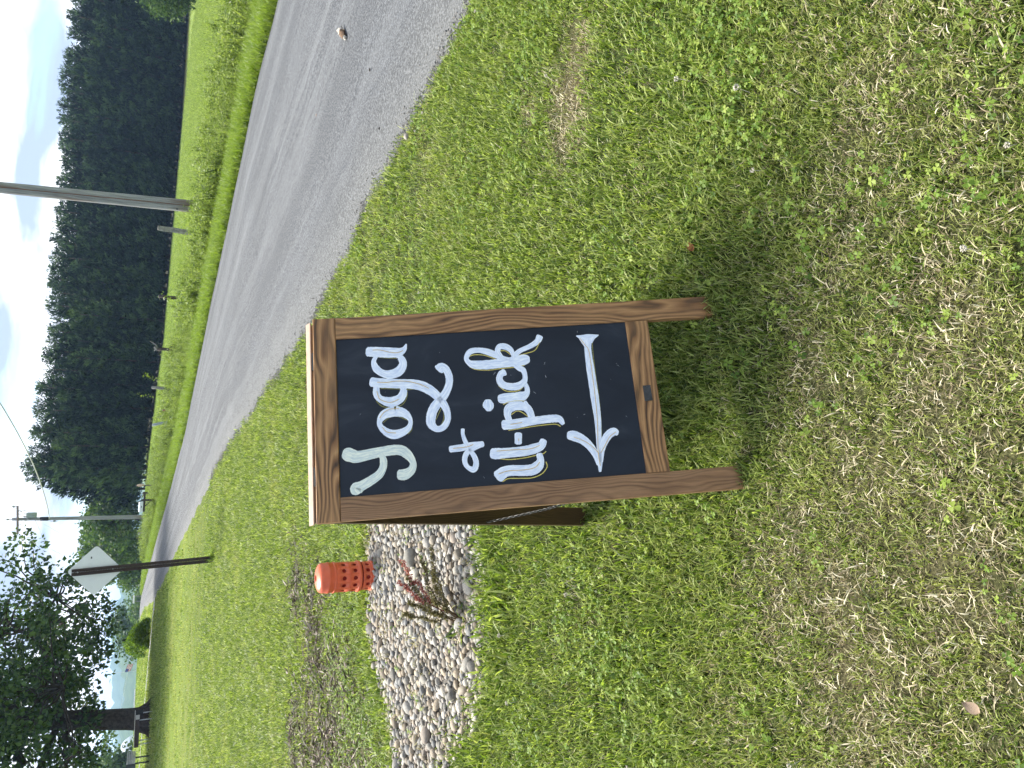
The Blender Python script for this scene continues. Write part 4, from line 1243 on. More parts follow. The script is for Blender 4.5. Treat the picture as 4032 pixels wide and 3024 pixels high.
for i, (x, y, r) in enumerate(st):
    p, rot, e, col = stone_pose(x, y, r)
    k = int(rng.integers(7))
    if i in bigset:
        o = bpy.data.objects.new('stone', SM[k])
        o.matrix_world = Matrix.Translation(p) @ rot.to_4x4() @ Matrix.Diagonal((*e, 1))
        o.color = (*col, 1)
        link(o, bed)
    else:
        V = icov[k] * e @ np.array(rot).T + np.array(p)
        JV.append(V); JF.append(icof[k] + off); off += len(V); JC.append(np.repeat([(*col, 1)], len(V), 0))
o = mesh_obj('pebbles', np.concatenate(JV), np.concatenate(JF), M['stone_j'], bed, True, {'stone_col': ('FLOAT_COLOR', np.concatenate(JC))})
o['kind'] = 'stuff'
# one larger boulder and a pale flat rock on the bed's edge
def rock(name, loc, sc, col, label, seed):
    me = ico(seed); me.materials.append(M['stone'])
    o = bpy.data.objects.new(name, me); o.location = loc; o.scale = sc; o.rotation_euler = (0.1, .2, seed); o.color = (*col, 1)
    tag(link(o), label, 'stone')
rock('field_stone', (-.985, 4.03, .075), (.055, .046, .042), (.19, .18, .155), 'largest rounded grey stone near the middle of the stone bed', 631)
rock('pale_rock', (-1.5, 3.2, .012), (.05, .036, .024), (.22, .21, .185), 'pale flat rock at the front edge of the stone bed', 632)

# ------------------------------------------------------------------ orange perforated standpipe
t = NT('orange_plastic', .42, .4)
f = t.noise(t.coord('Object'), 14, 5, .6)
dirt = t.noise(t.coord('Object', (1, 1, 2.2)), 26, 7, .7)
t.color(t.mix(t.ramp(dirt, [(.55, 0), (.8, .4)]), t.ramp(f, [(.3, (.47, .080, .030)), (.7, (.58, .115, .045))]), (.2, .10, .06)))
t.p.inputs['Subsurface Weight'].default_value = .12
t.p.inputs['Subsurface Radius'].default_value = (.02, .004, .002)
M['orange'] = t.m
M['orange_in'] = simple('orange_shaded', (.2, .012, .008), .6, .2)  # same plastic with the shade inside the pipe put into its colour
pr = empty('standpipe', PIPE + Vector((0, 0, float(bedz(PIPE.x, PIPE.y)) - .0)), R(8))
tag(pr, 'orange perforated plastic standpipe with domed cap in the stones', 'pipe')
TOPZ = .375
NH = 12
def lathe(b, prof, n=48):
    s0 = len(b.v)
    for (r, z) in prof:
        for k in range(n):
            a = 2 * math.pi * k / n
            b.v.append((r * math.cos(a), r * math.sin(a), z)); b.uv.append((0, 0))
    for i in range(len(prof) - 1):
        for k in range(n):
            k2 = (k + 1) % n
            b.f.append((s0 + i * n + k, s0 + (i + 1) * n + k, s0 + (i + 1) * n + k2, s0 + i * n + k2))
def hole_band(b, r, z0, z1, hr, ph=0.0):
    zc = (z0 + z1) / 2
    for h in range(NH):
        ac = 2 * math.pi * (h + ph) / NH; da = math.pi / NH
        out, inn, back = [], [], []
        for k in range(24):
            a = 2 * math.pi * k / 24 + math.pi / 4
            c_, s_ = math.cos(a), math.sin(a)
            m = max(abs(c_), abs(s_))
            qa, qz = c_ / m * da, s_ / m * (z1 - z0) / 2
            out.append((r * math.cos(ac + qa), r * math.sin(ac + qa), zc + qz))
            ia, iz = c_ * hr / r, s_ * hr
            inn.append((r * math.cos(ac + ia), r * math.sin(ac + ia), zc + iz))
            back.append(((r - .005) * math.cos(ac + ia), (r - .005) * math.sin(ac + ia), zc + iz))
        s0 = len(b.v)
        b.v += out + inn + back; b.uv += [(0, 0)] * 72
        for k in range(24):
            k2 = (k + 1) % 24
            b.f.append((s0 + k, s0 + k2, s0 + 24 + k2, s0 + 24 + k))
            b.f.append((s0 + 24 + k, s0 + 24 + k2, s0 + 48 + k2, s0 + 48 + k))
r0 = .094
def T_(d): return TOPZ - d
b = MB()
seg = [(.118, .196, .150 + .007), (.196, .262, .229), (.288, .348, .318), (.372, .43, .401)]
body = []
hole_band(b, r0, T_(.200), T_(.122), .0135)
hole_band(b, r0 - .001, T_(.262), T_(.204), .0135)
hole_band(b, r0 - .004, T_(.342), T_(.292), .0128)
hole_band(b, r0 - .007, T_(.42), T_(.372), .0128)
lathe(b, [(r0, T_(.122)), (r0, T_(.114))]); lathe(b, [(r0 - .001, T_(.204)), (r0 - .004, T_(.202)), (r0, T_(.200))])
lathe(b, [(r0 - .007, T_(.372)), (r0 - .004, T_(.366))]); lathe(b, [(r0 - .004, T_(.346)), (r0 - .004, T_(.342))]); lathe(b, [(r0 - .004, T_(.292)), (r0 - .004, T_(.286))])
lathe(b, [(r0 - .007, T_(.52)), (r0 - .007, T_(.42))])
body = b.build('pipe_wall', M['orange'], pr, True)
b = MB(); lathe(b, [(r0 - .0105, T_(.50)), (r0 - .0105, T_(.06))], 32); b.build('inner_wall', M['orange_in'], pr, True)  # pipe's inner surface, its shade painted as dark red
for d, w, h in ((.266, .009, .022), (.352, .007, .016), (.43, .007, .016), (.108, .004, .012)):
    b = MB()
    rb = r0 - (.004 if d > .2 else 0)
    lathe(b, [(rb - .008, T_(d + h / 2)), (rb + w * .8, T_(d + h / 2)), (rb + w, T_(d + h / 4)), (rb + w, T_(d - h / 4)), (rb + w * .7, T_(d - h / 2)), (rb - .008, T_(d - h / 2))])
    b.build('rib', M['orange'], pr, True)
b = MB()
lathe(b, [(r0 + .001, T_(.112)), (r0 + .001, T_(.076)), (r0 + .0035, T_(.074)), (r0 + .0035, T_(.066)), (r0 + .001, T_(.062)), (r0 + .0, T_(.034)), (r0 - .004, T_(.024)), (r0 - .012, T_(.015)), (r0 - .03, T_(.007)), (r0 - .05, T_(.0025)), (r0 - .072, T_(.0)), (.021, T_(.0))])
lathe(b, [(.021, T_(0)), (.019, T_(.006)), (.019, T_(.05))], 48)
cap = b.build('cap', M['orange'], pr, True)
b = MB(); lathe(b, [(.0188, T_(.02)), (.0001, T_(.02))], 24); b.build('cap_shade', simple('inside_shade', (.02, .006, .005), .8, .1), cap)  # dark disc across the bore, painting the shade inside the cap

# ------------------------------------------------------------------ dock weed among the stones
def dock():
    rng = np.random.default_rng(700)
    root = empty('dock_weed', (-1.17, 3.40, .0))
    tag(root, 'seeding dock weed with red and olive stalks in the stone bed', 'weed')
    tips = [((.30, .12, .27), 1), ((.33, .05, .20), 0), ((.27, -.02, .15), 0), ((.22, .10, .24), 0), ((.20, .1, .28), 1), ((.12, .05, .24), 0), ((.04, .1, .24), 0), ((.36, .1, .12), 0), ((.16, -.04, .16), 0), ((.1, .02, .17), 0), ((.4, -.02, .06), 2), ((.5, .06, .05), 2)]
    mats = [leaf_mat('olive_seed', (.07, .06, .03), (.14, .12, .05), (.22, .19, .09), .15), leaf_mat('red_seed', (.17, .045, .045), (.32, .09, .085), (.45, .18, .15), .15), M['dryplant']]
    for (tx, ty, tz_), k in tips:
        P = limb_pts((rng.normal() * .02, rng.normal() * .02, 0), (tx, ty, tz_ + .03), rng, 9, .10, .05)
        b = MB(); b.tube(P, list(np.linspace(.0035, .0012, 9)), 5)
        s_ = b.build('stalk', M['dryplant'] if k != 1 else simple('red_stalk', (.22, .06, .05), .7, .2), root, True)
        if k == 2: continue
        m = 300
        tt = rng.uniform(.3, 1, m) ** .8
        Q = np.stack([np.interp(tt, np.linspace(0, 1, 9), P[:, i]) for i in range(3)], 1)
        D = rng.normal(size=(m, 3)) + np.array([0, 0, .5])
        V, Fc, bl = leaf_cards(Q + unit(D) * rng.uniform(.001, .009, (m, 1)), D, rng.uniform(.007, .016, m), rng.uniform(.005, .01, m), rng)
        mesh_obj('seeds', V, Fc, mats[k], s_, attrs={'bl': ('FLOAT', bl)})
    V, Fc, bl = leaf_cards(np.array([[rng.normal() * .03, rng.normal() * .03, .01] for _ in range(26)]), np.array([[rng.normal(), rng.normal() - .3, .6] for _ in range(26)]), rng.uniform(.04, .12, 26), rng.uniform(.012, .03, 26), rng)
    mesh_obj('basal_leaves', V, Fc, M['weed'], root, attrs={'bl': ('FLOAT', bl)})
dock()

# ------------------------------------------------------------------ diamond road sign seen from behind
ds = empty('road_sign', (-3.49, 14.87, 0), math.atan2(3.49, 14.87) * .55)
tag(ds, 'back of a silver diamond road sign on a perforated brown post', 'sign')
LEAN = -.055
def lp(z): return LEAN * z
b = MB()
hp = .425; zc = 1.885; rc = .05
pts = []
for k in range(4):
    a0 = math.pi / 2 * k
    d_ = Vector((math.cos(a0), math.sin(a0)))
    cen = d_ * (hp - rc * math.sqrt(2))
    for j in range(5):
        a = a0 - math.pi / 4 + math.pi / 2 * j / 4
        pts.append((cen.x + rc * math.cos(a), cen.y + rc * math.sin(a)))
F0 = [(x + lp(zc), .0, zc + z) for x, z in pts]; F1 = [(x + lp(zc), .004, zc + z) for x, z in pts]
b.quad(F0); b.quad(F1[::-1])
for k in range(len(pts)):
    j = (k + 1) % len(pts); b.quad((F0[j], F0[k], F1[k], F1[j]))
sheet = b.build('sign_sheet', simple('sign_aluminium', (.66, .69, .69), .5, .4, 3, .08, .35), ds)
b = MB(); b.box((lp(zc) + .2, -.0012, zc + .06), (.035, 0, 0), (0, .001, 0), (0, 0, .02)); b.build('sticker', M['metal_dark'], sheet)
M['post_brown'] = simple('rusty_brown_steel', (.045, .03, .026), .6, .4, 30, .4, .3)
b = MB()
z1 = 2.24
def pv_(x, y, z): return Vector((x + lp(z), y, z))
for x0, x1, y0, y1 in ((-.035, -.0035, -.012, -.008), (.0035, .035, -.012, -.008), (-.038, -.034, -.036, -.008), (.034, .038, -.036, -.008), (-.058, -.038, -.038, -.034), (.038, .058, -.038, -.034)):
    p = pv_(x0, y0, -.1); b.box(p, pv_(x0, y0, z1) - p, (x1 - x0, 0, 0), (0, y1 - y0, 0))
for k in range(88):
    z = k * .0254 + .006
    if z > z1 - .03: break
    b.box(pv_(-.0036, -.0118, z), (.0072, 0, 0), (0, .0035, 0), (0, 0, .0165))
b.build('post', M['post_brown'], ds)
for z in (1.62, 2.15):
    b = MB(); b.ball(pv_(0, -.014, z), (.013, .008, .013), 8, 4); b.build('bolt', M['metal'], ds, True)
tag(scatter('post_grass', g_verge, np.array([[-3.49 + RNG.normal() * .09, 14.87 + RNG.normal() * .09, 0] for _ in range(16)]), RNG.uniform(.5, .95, 16), 'tuft of longer grass left round the sign post', 'grass'), kind='stuff')

# ------------------------------------------------------------------ utility poles and wires
t = NT('weathered_pole', .85, .15)
g_ = t.noise(t.coord('Object', (14, 14, .7)), 1.5, 6, .65); g2 = t.noise(t.coord('Object', (3, 3, .35)), 1.0, 4, .6)
c = t.ramp(g_, [(.3, (.13, .13, .135)), (.55, (.26, .265, .275)), (.75, (.36, .365, .375))])
sz = t.n('SeparateXYZ'); t.l(t.coord('Object'), sz.inputs[0])
c = t.mix(t.ramp(sz.outputs[2], [(.0, .9), (1.0, .0)]), c, t.ramp(g_, [(.3, (.07, .05, .035)), (.7, (.16, .115, .08))]))
c = t.mix(t.ramp(g2, [(.58, 0), (.66, .6)]), c, (.12, .07, .045))
t.color(c).bump(g_, .4, .02)
M['pole'] = t.m
M['arm'] = simple('crossarm_wood', (.22, .17, .16), .85, .15, 12, .3)
M['wire'] = simple('aluminium_wire', (.45, .46, .44), .5, .4)
M['insul'] = simple('grey_porcelain', (.30, .31, .33), .3, .5)
M['band'] = simple('black_band', (.015, .015, .018), .6, .2)
def pole(loc, h, r, lean=(0, 0), label='', seg=14, cat='utility pole', base_r=None):
    root = empty('utility_pole', loc); tag(root, label, cat)
    n = 14
    P = [(lean[0] * z, lean[1] * z, z) for z in np.linspace(-.4, h, n)]
    rr = list(np.linspace(r, r * .68, n))
    b = MB(); b.tube(P, rr, seg); b.build('shaft', M['pole'], root, True)
    return root
RPB = Vector((5.31, 27.87, tz(5.31, 27.87)))
rp = pole(RPB, 11.2, .21, (-.048, 0), 'thick grey wooden utility pole across the road at right')
b = MB(); b.tube([(-.02 - .048 * z, -.216 + .0055 * z, z) for z in np.linspace(.1, 10.8, 12)], .012, 6); b.build('ground_wire', simple('rust_wire', (.13, .06, .035), .7, .3), rp, True)
b = MB(); b.box((-.048 * .6 - .2, -.206, .62), (.05, 0, 0), (0, .02, 0), (0, 0, .05)); b.build('pole_tag', M['metal_dark'], rp)
def crossarm(root, z, half, yaw, x0=0.0, ins=(-.95, .95)):
    d = Vector((math.cos(yaw), math.sin(yaw), .06))
    b = MB(); o_ = Vector((x0, -.16, z)) - d * half
    b.box(o_, d * 2 * half, (0, -.1, 0), (0, 0, .12), .004); arm = b.build('crossarm', M['arm'], root)
    for u in ins:
        p = Vector((x0, -.2, z)) + d * half * u
        b = MB(); b.tube([p + Vector((0, 0, .12)), p + Vector((0, 0, .25))], [.02, .02], 6); b.ball(p + Vector((0, 0, .3)), (.07, .07, .08), 8, 6); b.build('insulator', M['insul'], arm, True)
    for s_ in (-1, 1):
        p = Vector((x0, -.15, z)) + d * half * .42 * s_
        b = MB(); b.tube([p, Vector((x0, -.12, z - .55))], .018, 5); b.build('brace', M['metal'], root)
    return [Vector((x0, -.2, z)) + d * half * u + Vector((0, 0, .36)) for u in ins]
rtop = crossarm(rp, 10.5, 1.1, .25, -.048 * 10.5)
MPB = Vector((-10.96, 60.47, 0))
mpole = pole(MPB, 8.15, .15, (.004, 0), 'utility pole carrying crossarm and transformer beside the far bend')
mtop = crossarm(mpole, 7.75, .92, .1, 0.03)
b = MB(); b.tube([(0.03, 0, 8.1), (0.03, 0, 8.32)], .025, 6); b.ball((.03, 0, 8.4), (.07, .07, .09), 8, 6); b.build('top_insulator', M['insul'], mpole, True)
b = MB(); b.tube([(.30, -.05, 6.75), (.30, -.05, 6.8), (.30, -.05, 7.28), (.30, -.05, 7.34)], [.17, .19, .19, .15], 14); tf = b.build('transformer', simple('transformer_green', (.22, .27, .25), .5, .4, 8, .15), mpole, True)
for dx in (.22, .38):
    b = MB(); b.tube([(dx, -.05, 7.33), (dx, -.05, 7.55)], [.04, .025], 8); b.build('bushing', M['insul'], tf, True)
b = MB(); b.tube([(.38, -.05, 7.56), (.42, -.1, 7.7), (.5, -.18, 7.62), (.62, -.2, 7.68)], .015, 5); b.tube([(.62, -.2, 7.8), (.62, -.2, 7.35)], .03, 6); b.build('fuse_cutout', M['insul'], mpole, True)
b = MB(); b.tube([(.02, 0, 6.05), (.02, 0, 6.55)], .135, 14); b.build('black_sleeve', M['band'], mpole, True)
b = MB(); b.ball((-.14, -.05, 5.7), (.07, .07, .09), 8, 6); b.tube([(-.12, -.05, 6.0), (-.2, -.05, 5.75), (-.13, -.05, 5.5)], .02, 5); b.build('cable_clamp', M['insul'], mpole, True)
def wire(name, a, b_, sag, r, label, mat=None, n=26, pts=None):
    a, b_ = Vector(a), Vector(b_)
    P = pts or [a.lerp(b_, t_) - Vector((0, 0, sag * 4 * t_ * (1 - t_))) for t_ in np.linspace(0, 1, n)]
    b = MB(); b.tube(P, r, 5)
    tag(b.build(name, mat or M['wire'], None, True), label, 'wire')
sv0 = MPB + Vector((0, 0, 6.0)); sv1 = Vector((RPB.x - .048 * 9.8, RPB.y, 0))
wire('service_cable', sv0, sv1, 0, .032, 'pale drooping cable strung between the two nearer utility poles', M['wire'], pts=[Vector((sv0.x + (sv1.x - sv0.x) * t_, sv0.y + (sv1.y - sv0.y) * t_, 6.0 - .795 * t_ + 4.45 * t_ * t_)) for t_ in np.linspace(0, 1, 30)])
for i in range(2):
    wire('power_line', MPB + mtop[i], RPB + rtop[i], .5, .011, ('upper left' if i == 0 else 'upper right') + ' power line running from the crossarm towards the nearer pole')
p3 = pole(at(-14.6, 160), 8.4, .16, (0, 0), 'thin far utility pole seen just left of the diamond sign')
p4 = pole(at(-15.33, 220), 9.7, .2, (0, 0), 'farthest utility pole with crossarm against the white sky')
t3 = at(-14.6, 160) + Vector((0, 0, 8.3))
p4b = at(-15.33, 220)
t4 = crossarm(p4, 9.0, 1.3, .2)
b = MB(); b.tube([(.35, -.05, 7.4), (.35, -.05, 8.2)], .25, 10); b.build('transformer', M['insul'], p4, True)
for i in range(2):
    wire('power_line', MPB + mtop[i], t3 + Vector((-.8 + 1.6 * i, 0, 0)), 1.2, .012, ('outer' if i == 0 else 'inner') + ' power line running left from the crossarm to the far pole')
wire('power_line', t3, p4b + t4[0], .6, .015, 'power line between the two farthest poles')
wire('house_drop', MPB + Vector((0, 0, 6.85)), at(-24, 75, 5.2), 1.3, .014, 'slack wire dropping left from the transformer pole into the tree')
wire('far_line', p4b + t4[1], at(-24, 150, 7), 1.0, .02, 'thin line running left from the farthest pole')

# ------------------------------------------------------------------ fence posts, mailbox and verge details
M['oldwood'] = simple('grey_weathered_wood', (.20, .20, .19), .9, .1, 14, .45)
M['darkwood'] = simple('dark_weathered_wood', (.065, .055, .05), .9, .1, 14, .4)
def fpost(x, y, h, r, mat, label, lean=(0, 0), square=False, extra=None, taper=.9):
    z = tz(x, y)
    root = empty('fence_post', (x, y, z)); tag(root, label, 'post', 'old fence posts along the far verge')
    b = MB()
    zs = np.linspace(-.3, h, 7)
    P = [(lean[0] * q + random.uniform(-.012, .012), lean[1] * q, q) for q in zs]
    rr = [r * (1 - (1 - taper) * i / 6) * random.uniform(.94, 1.06) for i in range(7)]
    b.tube(P, rr, 4 if square else 8)
    b.build('shaft', mat, root, not square)
    b = MB(); tp = Vector(P[-1]); b.tube([tp - Vector((0, 0, .01)), tp + Vector((0, 0, .012))], [r * taper * .98, r * taper * .7], 8); b.build('top', M['oldwood'], root)
    if extra: extra(root, h)
    return root
def vine_leaves(root, pts, n, seed, mat, size=.08, spread=.08):
    rng = np.random.default_rng(seed)
    C = cat(pts, 8)
    b = MB(); b.tube(C, .006, 4); b.build('vine_stem', M['darkwood'], root)
    Q = C[rng.integers(0, len(C), n)] + rng.normal(scale=spread, size=(n, 3))
    V, Fc, bl = leaf_cards(Q, rng.normal(size=(n, 3)), size * rng.uniform(.6, 1.2, n), size * .7, rng)
    mesh_obj('vine_leaves', V, Fc, mat, root, attrs={'bl': ('FLOAT', bl)})
fpost(4.7, 29.6, 1.15, .095, M['oldwood'], 'grey square fence post just left of the thick utility pole', (.01, 0), True)
fpost(2.72, 34.3, .9, .07, M['darkwood'], 'dark post with yellow-green leaves near its top', extra=lambda r_, h: vine_leaves(r_, [(-.1, -.1, .4), (0, -.12, .6), (.1, -.1, .75)], 26, 801, M['grass_bright'], .12, .1))
def fork(r_, h):
    b = MB(); b.tube([(0, 0, h - .03), (.12, -.02, h + .05), (.22, 0, h + .22)], [.03, .022, .008], 6); b.tube([(0, 0, h), (-.1, 0, h + .08)], [.03, .01], 6); b.tube([(0, 0, h - .02), (.02, 0, h + .09)], [.05, .03], 7)
    b.build('broken_top', M['oldwood'], r_, True)
    vine_leaves(r_, [(.05, -.1, -.1), (.12, -.1, .2), (-.04, -.1, .45)], 30, 802, M['darkwood'], .1, .07)
fpost(.5, 27.65, .82, .055, M['darkwood'], 'gnarled dark post with a forked broken top', (-.03, 0), extra=fork)
fpost(-.93, 32.4, .82, .06, M['oldwood'], 'plain grey post rising between two leafy vine shoots', extra=lambda r_, h: (vine_leaves(r_, [(.25, 0, .3), (.35, 0, .75), (.5, 0, 1.15)], 34, 803, M['grass_bright'], .09, .05), vine_leaves(r_, [(-.2, 0, .2), (-.3, 0, .75), (-.35, 0, 1.2)], 30, 804, M['grass_bright'], .09, .05)))
fpost(-1.7, 30.9, .42, .04, simple('brown_post', (.16, .08, .05), .9, .1, 12, .3), 'short thin brown stake in the tall weeds')
fpost(-2.03, 30.5, .75, .05, simple('blue_grey_wood', (.27, .31, .33), .85, .15, 14, .3), 'pale blue-grey post leaning sharply to the left', (-.26, 0))
fpost(-6.43, 44.7, .72, .03, M['darkwood'], 'thin dark stake with a pale rounded head before the forest', extra=lambda r_, h: (lambda b: (b.ball((0, 0, h + .08), (.07, .07, .19), 10, 8), b.build('pale_head', simple('pale_cap', (.55, .42, .34), .7, .2), r_, True)))(MB()))
fpost(-8.1, 52.9, .55, .09, M['darkwood'], 'stubby black post between the pale-headed stake and the mailbox')
fpost(-8.3, 50.4, .75, .06, M['oldwood'], 'grey post directly right of the mailbox')
fpost(-10.7, 53.5, .65, .04, M['oldwood'], 'thin stake on the rough bank left of the transformer pole')
fpost(-11.3, 54.6, .6, .035, M['darkwood'], 'leftmost thin stake on the rough bank')
# mailbox
mb = empty('mailbox', (-6.62, 41.0, 0), .1); tag(mb, 'pale mailbox on a dark timber arm beside the far bend', 'mailbox')
b = MB(); b.box((-.05, -.05, -.2), (0, 0, .98), (.1, 0, 0), (0, .1, 0), .006); b.build('post', M['darkwood'], mb)
b = MB(); b.box((-.55, -.045, .6), (.85, 0, 0), (0, .09, 0), (0, 0, .09), .006); b.build('arm', M['darkwood'], mb)
b = MB(); b.tube([(-.3, -.052, .62), (-.03, -.052, .36)], .025, 6); b.build('strut', M['darkwood'], mb)
prof = [(-.09, 0), (.09, 0), (.09, .1)] + [(.09 * math.cos(a), .1 + .09 * math.sin(a)) for a in np.linspace(.3, math.pi - .3, 7)] + [(-.09, .1)]
b = MB(); A_ = [Vector((-.56, p, .692 + q)) for p, q in prof]; B_ = [Vector((-.08, p, .692 + q)) for p, q in prof]
for k in range(len(prof)):
    j = (k + 1) % len(prof); b.quad((A_[k], A_[j], B_[j], B_[k]))
b.quad(A_); b.quad(B_[::-1]); bx_ = b.build('box', simple('mailbox_paint', (.72, .76, .78), .4, .5, 10, .08), mb)
b = MB(); b.box((-.36, -.095, .75), (.1, 0, 0), (0, .003, 0), (0, 0, .03)); b.build('flag', M['metal_dark'], bx_)

# ------------------------------------------------------------------ bench, slatted bench and far buildings
be = empty('bench', (-14.75, 34.7, 0), R(-7)); tag(be, 'long dark brown bench with thin metal legs before the thick trunk', 'bench')
b = MB(); b.box((-1.0, -.15, .47), (1.22, 0, .02), (0, .32, 0), (0, 0, .16), .008); b.build('seat', simple('dark_brown_board', (.045, .028, .026), .6, .3, 8, .2), be)
b = MB(); b.box((-1.0, -.16, .632), (1.46, 0, .02), (0, .34, 0), (0, 0, .02)); b.build('seat_cap', simple('pale_cap_board', (.5, .47, .43), .6, .3), be)
b = MB(); b.box((.224, -.14, .492), (.2, 0, .003), (0, .3, 0), (0, 0, .14), .004); b.build('lit_end', simple('lit_end_grey', (.42, .41, .40), .7, .2), be)  # right end of the bench, its light painted as pale grey
b = MB(); b.box((.426, -.15, .37), (0, 0, .27), (.04, 0, 0), (0, .3, 0), .004); b.build('end_plate', M['band'], be)
for lx, ly in ((.36, .1), (.16, -.1), (-.85, .1), (-.9, -.1)):
    b = MB(); b.tube([(lx, ly, .5), (lx + .01, ly, -.1)], .02, 8); b.build('leg', M['metal'], be, True)
sl = empty('slat_stack', (-16.3, 34.9, 0), R(-5)); tag(sl, 'stack of pale slats with dark side at the far left', 'slats')
for k in range(5):
    b = MB(); b.box((-1.6, -.3, .56 + k * .065), (1.75, 0, 0), (0, .6, 0), (0, 0, .045), .004); b.build('slat', simple('pale_slat', (.5, .5, .5), .6, .3), sl)
b = MB(); b.box((-1.6, -.33, .54), (1.55, 0, 0), (0, .025, 0), (0, 0, .35)); b.build('side_board', simple('charcoal_board', (.05, .06, .062), .6, .3, 8, .2), sl)
for lx in (-1.4, -.1):
    for ly in (-.22, .22):
        b = MB(); b.tube([(lx, ly, .57), (lx, ly, -.1)], .03, 8); b.build('leg', M['metal_dark'], sl, True)
def house(name, loc, w, d_, h, roof, wallm, roofm, label, rz=0.2, win=True):
    root = empty(name, loc, rz); tag(root, label, 'house')
    b = MB(); b.box((-w / 2, -d_ / 2, -3), (0, 0, h + 3), (w, 0, 0), (0, d_, 0)); wall = b.build('wall', wallm, root)
    b = MB()
    for s_ in (-1, 1):
        p0 = Vector((-w / 2 - .3, 0, h + roof)); e = Vector((0, s_ * (d_ / 2 + .4), -roof - .1))
        b.box(p0, (w + .6, 0, 0), e, Vector((0, s_ * .0, .14)))
    b.build('roof', roofm, root)
    b = MB()
    for sx_ in (-w / 2 + .02, w / 2 - .02): b.quad([(sx_, -d_ / 2, h), (sx_, d_ / 2, h), (sx_, 0, h + roof)])
    b.build('gable', wallm, root)
    if win:
        for sx_ in (-w * .25, w * .2):
            b = MB(); b.box((sx_, -d_ / 2 - .03, h * .4), (.9, 0, 0), (0, .05, 0), (0, 0, h * .35)); f_ = b.build('window', simple('window_white', (.7, .7, .7)), root)
            b = MB(); b.box((sx_ + .08, -d_ / 2 - .04, h * .43), (.74, 0, 0), (0, .02, 0), (0, 0, h * .29)); b.build('pane', M['band'], f_)
wallm = simple('pale_siding', (.3, .32, .35), .7, .2, 3, .08); roofm = simple('grey_shingle', (.33, .35, .38), .8, .2, 4, .2)
house('farmhouse', at(-21.8, 140), 3.2, 3, 2.0, 1.5, wallm, roofm, 'small pale house with grey roof beyond the crest', .5)
house('shed', at(-16.35, 112), 1.9, 2, 1.0, .5, simple('blue_grey_boards', (.2, .23, .27), .8, .2, 5, .3), roofm, 'blue-grey shed beyond the end of the road', .1, False)
# round-topped shelter seen through the leaves
hs = empty('hoop_shelter', at(-24.9, 120)); tag(hs, 'pale blue round-topped shelter seen through the leaves at far left', 'shelter')
b = MB(); A_, B_ = [], []
for a in np.linspace(0, math.pi, 13):
    A_.append(Vector((1.9 * math.cos(a), -2, .3 + 3.4 * math.sin(a)))); B_.append(Vector((1.9 * math.cos(a), 3, .3 + 3.4 * math.sin(a))))
for k in range(12): b.quad((A_[k], A_[k + 1], B_[k + 1], B_[k]))
b.quad(A_[::-1]); b.build('cover', simple('pale_blue_cover', (.52, .58, .68), .5, .3, 2, .06), hs, False)
b = MB(); b.tube([(0, -2.05, -2), (0, -2.05, 3.7)], .05, 6); b.build('rib', M['metal'], hs)
b = MB(); b.box((-1.95, -2.02, -3), (3.9, 0, 0), (0, 5, 0), (0, 0, 3.3)); b.build('base_wall', M['oldwood'], hs)
# flag
fl = empty('flagpole', at(-19.95, 150)); tag(fl, 'distant flagpole flying a limp red, white and blue flag', 'flag')
b = MB(); b.tube([(0, 0, -.5), (0, 0, 7.2)], [.05, .03], 8); b.build('pole', M['metal'], fl, True)
fz0 = 5.0
for s_ in range(7):
    b = MB()
    for i in range(6):
        x0_, x1_ = i * .2, (i + 1) * .2
        za, zb = fz0 + .75 - s_ * .107 - .35 * x0_, fz0 + .75 - s_ * .107 - .35 * x1_
        ya, yb = .1 * math.sin(i * 1.3), .1 * math.sin((i + 1) * 1.3)
        b.quad(((x0_, ya, za), (x1_, yb, zb), (x1_, yb, zb - .107), (x0_, ya, za - .107)))
    b.build('stripe', simple('flag_red', (.5, .05, .06)) if s_ % 2 == 0 else simple('flag_white', (.75, .75, .75)), fl)
b = MB(); b.quad(((.0, -.12, fz0 + .76), (.5, -.14, fz0 + .6), (.5, -.14, fz0 + .2), (0, -.12, fz0 + .36))); b.quad(((0, .12, fz0 + .36), (.5, .14, fz0 + .2), (.5, .14, fz0 + .6), (.0, .12, fz0 + .76))); b.build('canton', simple('flag_blue', (.05, .07, .25)), fl)
# white barrier at the road's end
wb = empty('barrier_rail', at(-15.55, 66)); tag(wb, 'short white barrier rail where the road drops from sight', 'barrier')
b = MB(); b.box((-.3, 0, .45), (.6, 0, 0), (0, .05, 0), (0, 0, .12), .004); b.build('rail', simple('white_paint', (.8, .8, .78), .5, .3, 6, .06), wb)
for sx_ in (-.2, .17):
    b = MB(); b.box((sx_, .05, -.3), (0, 0, .8), (.05, 0, 0), (0, .05, 0)); b.build('leg', M['oldwood'], wb)

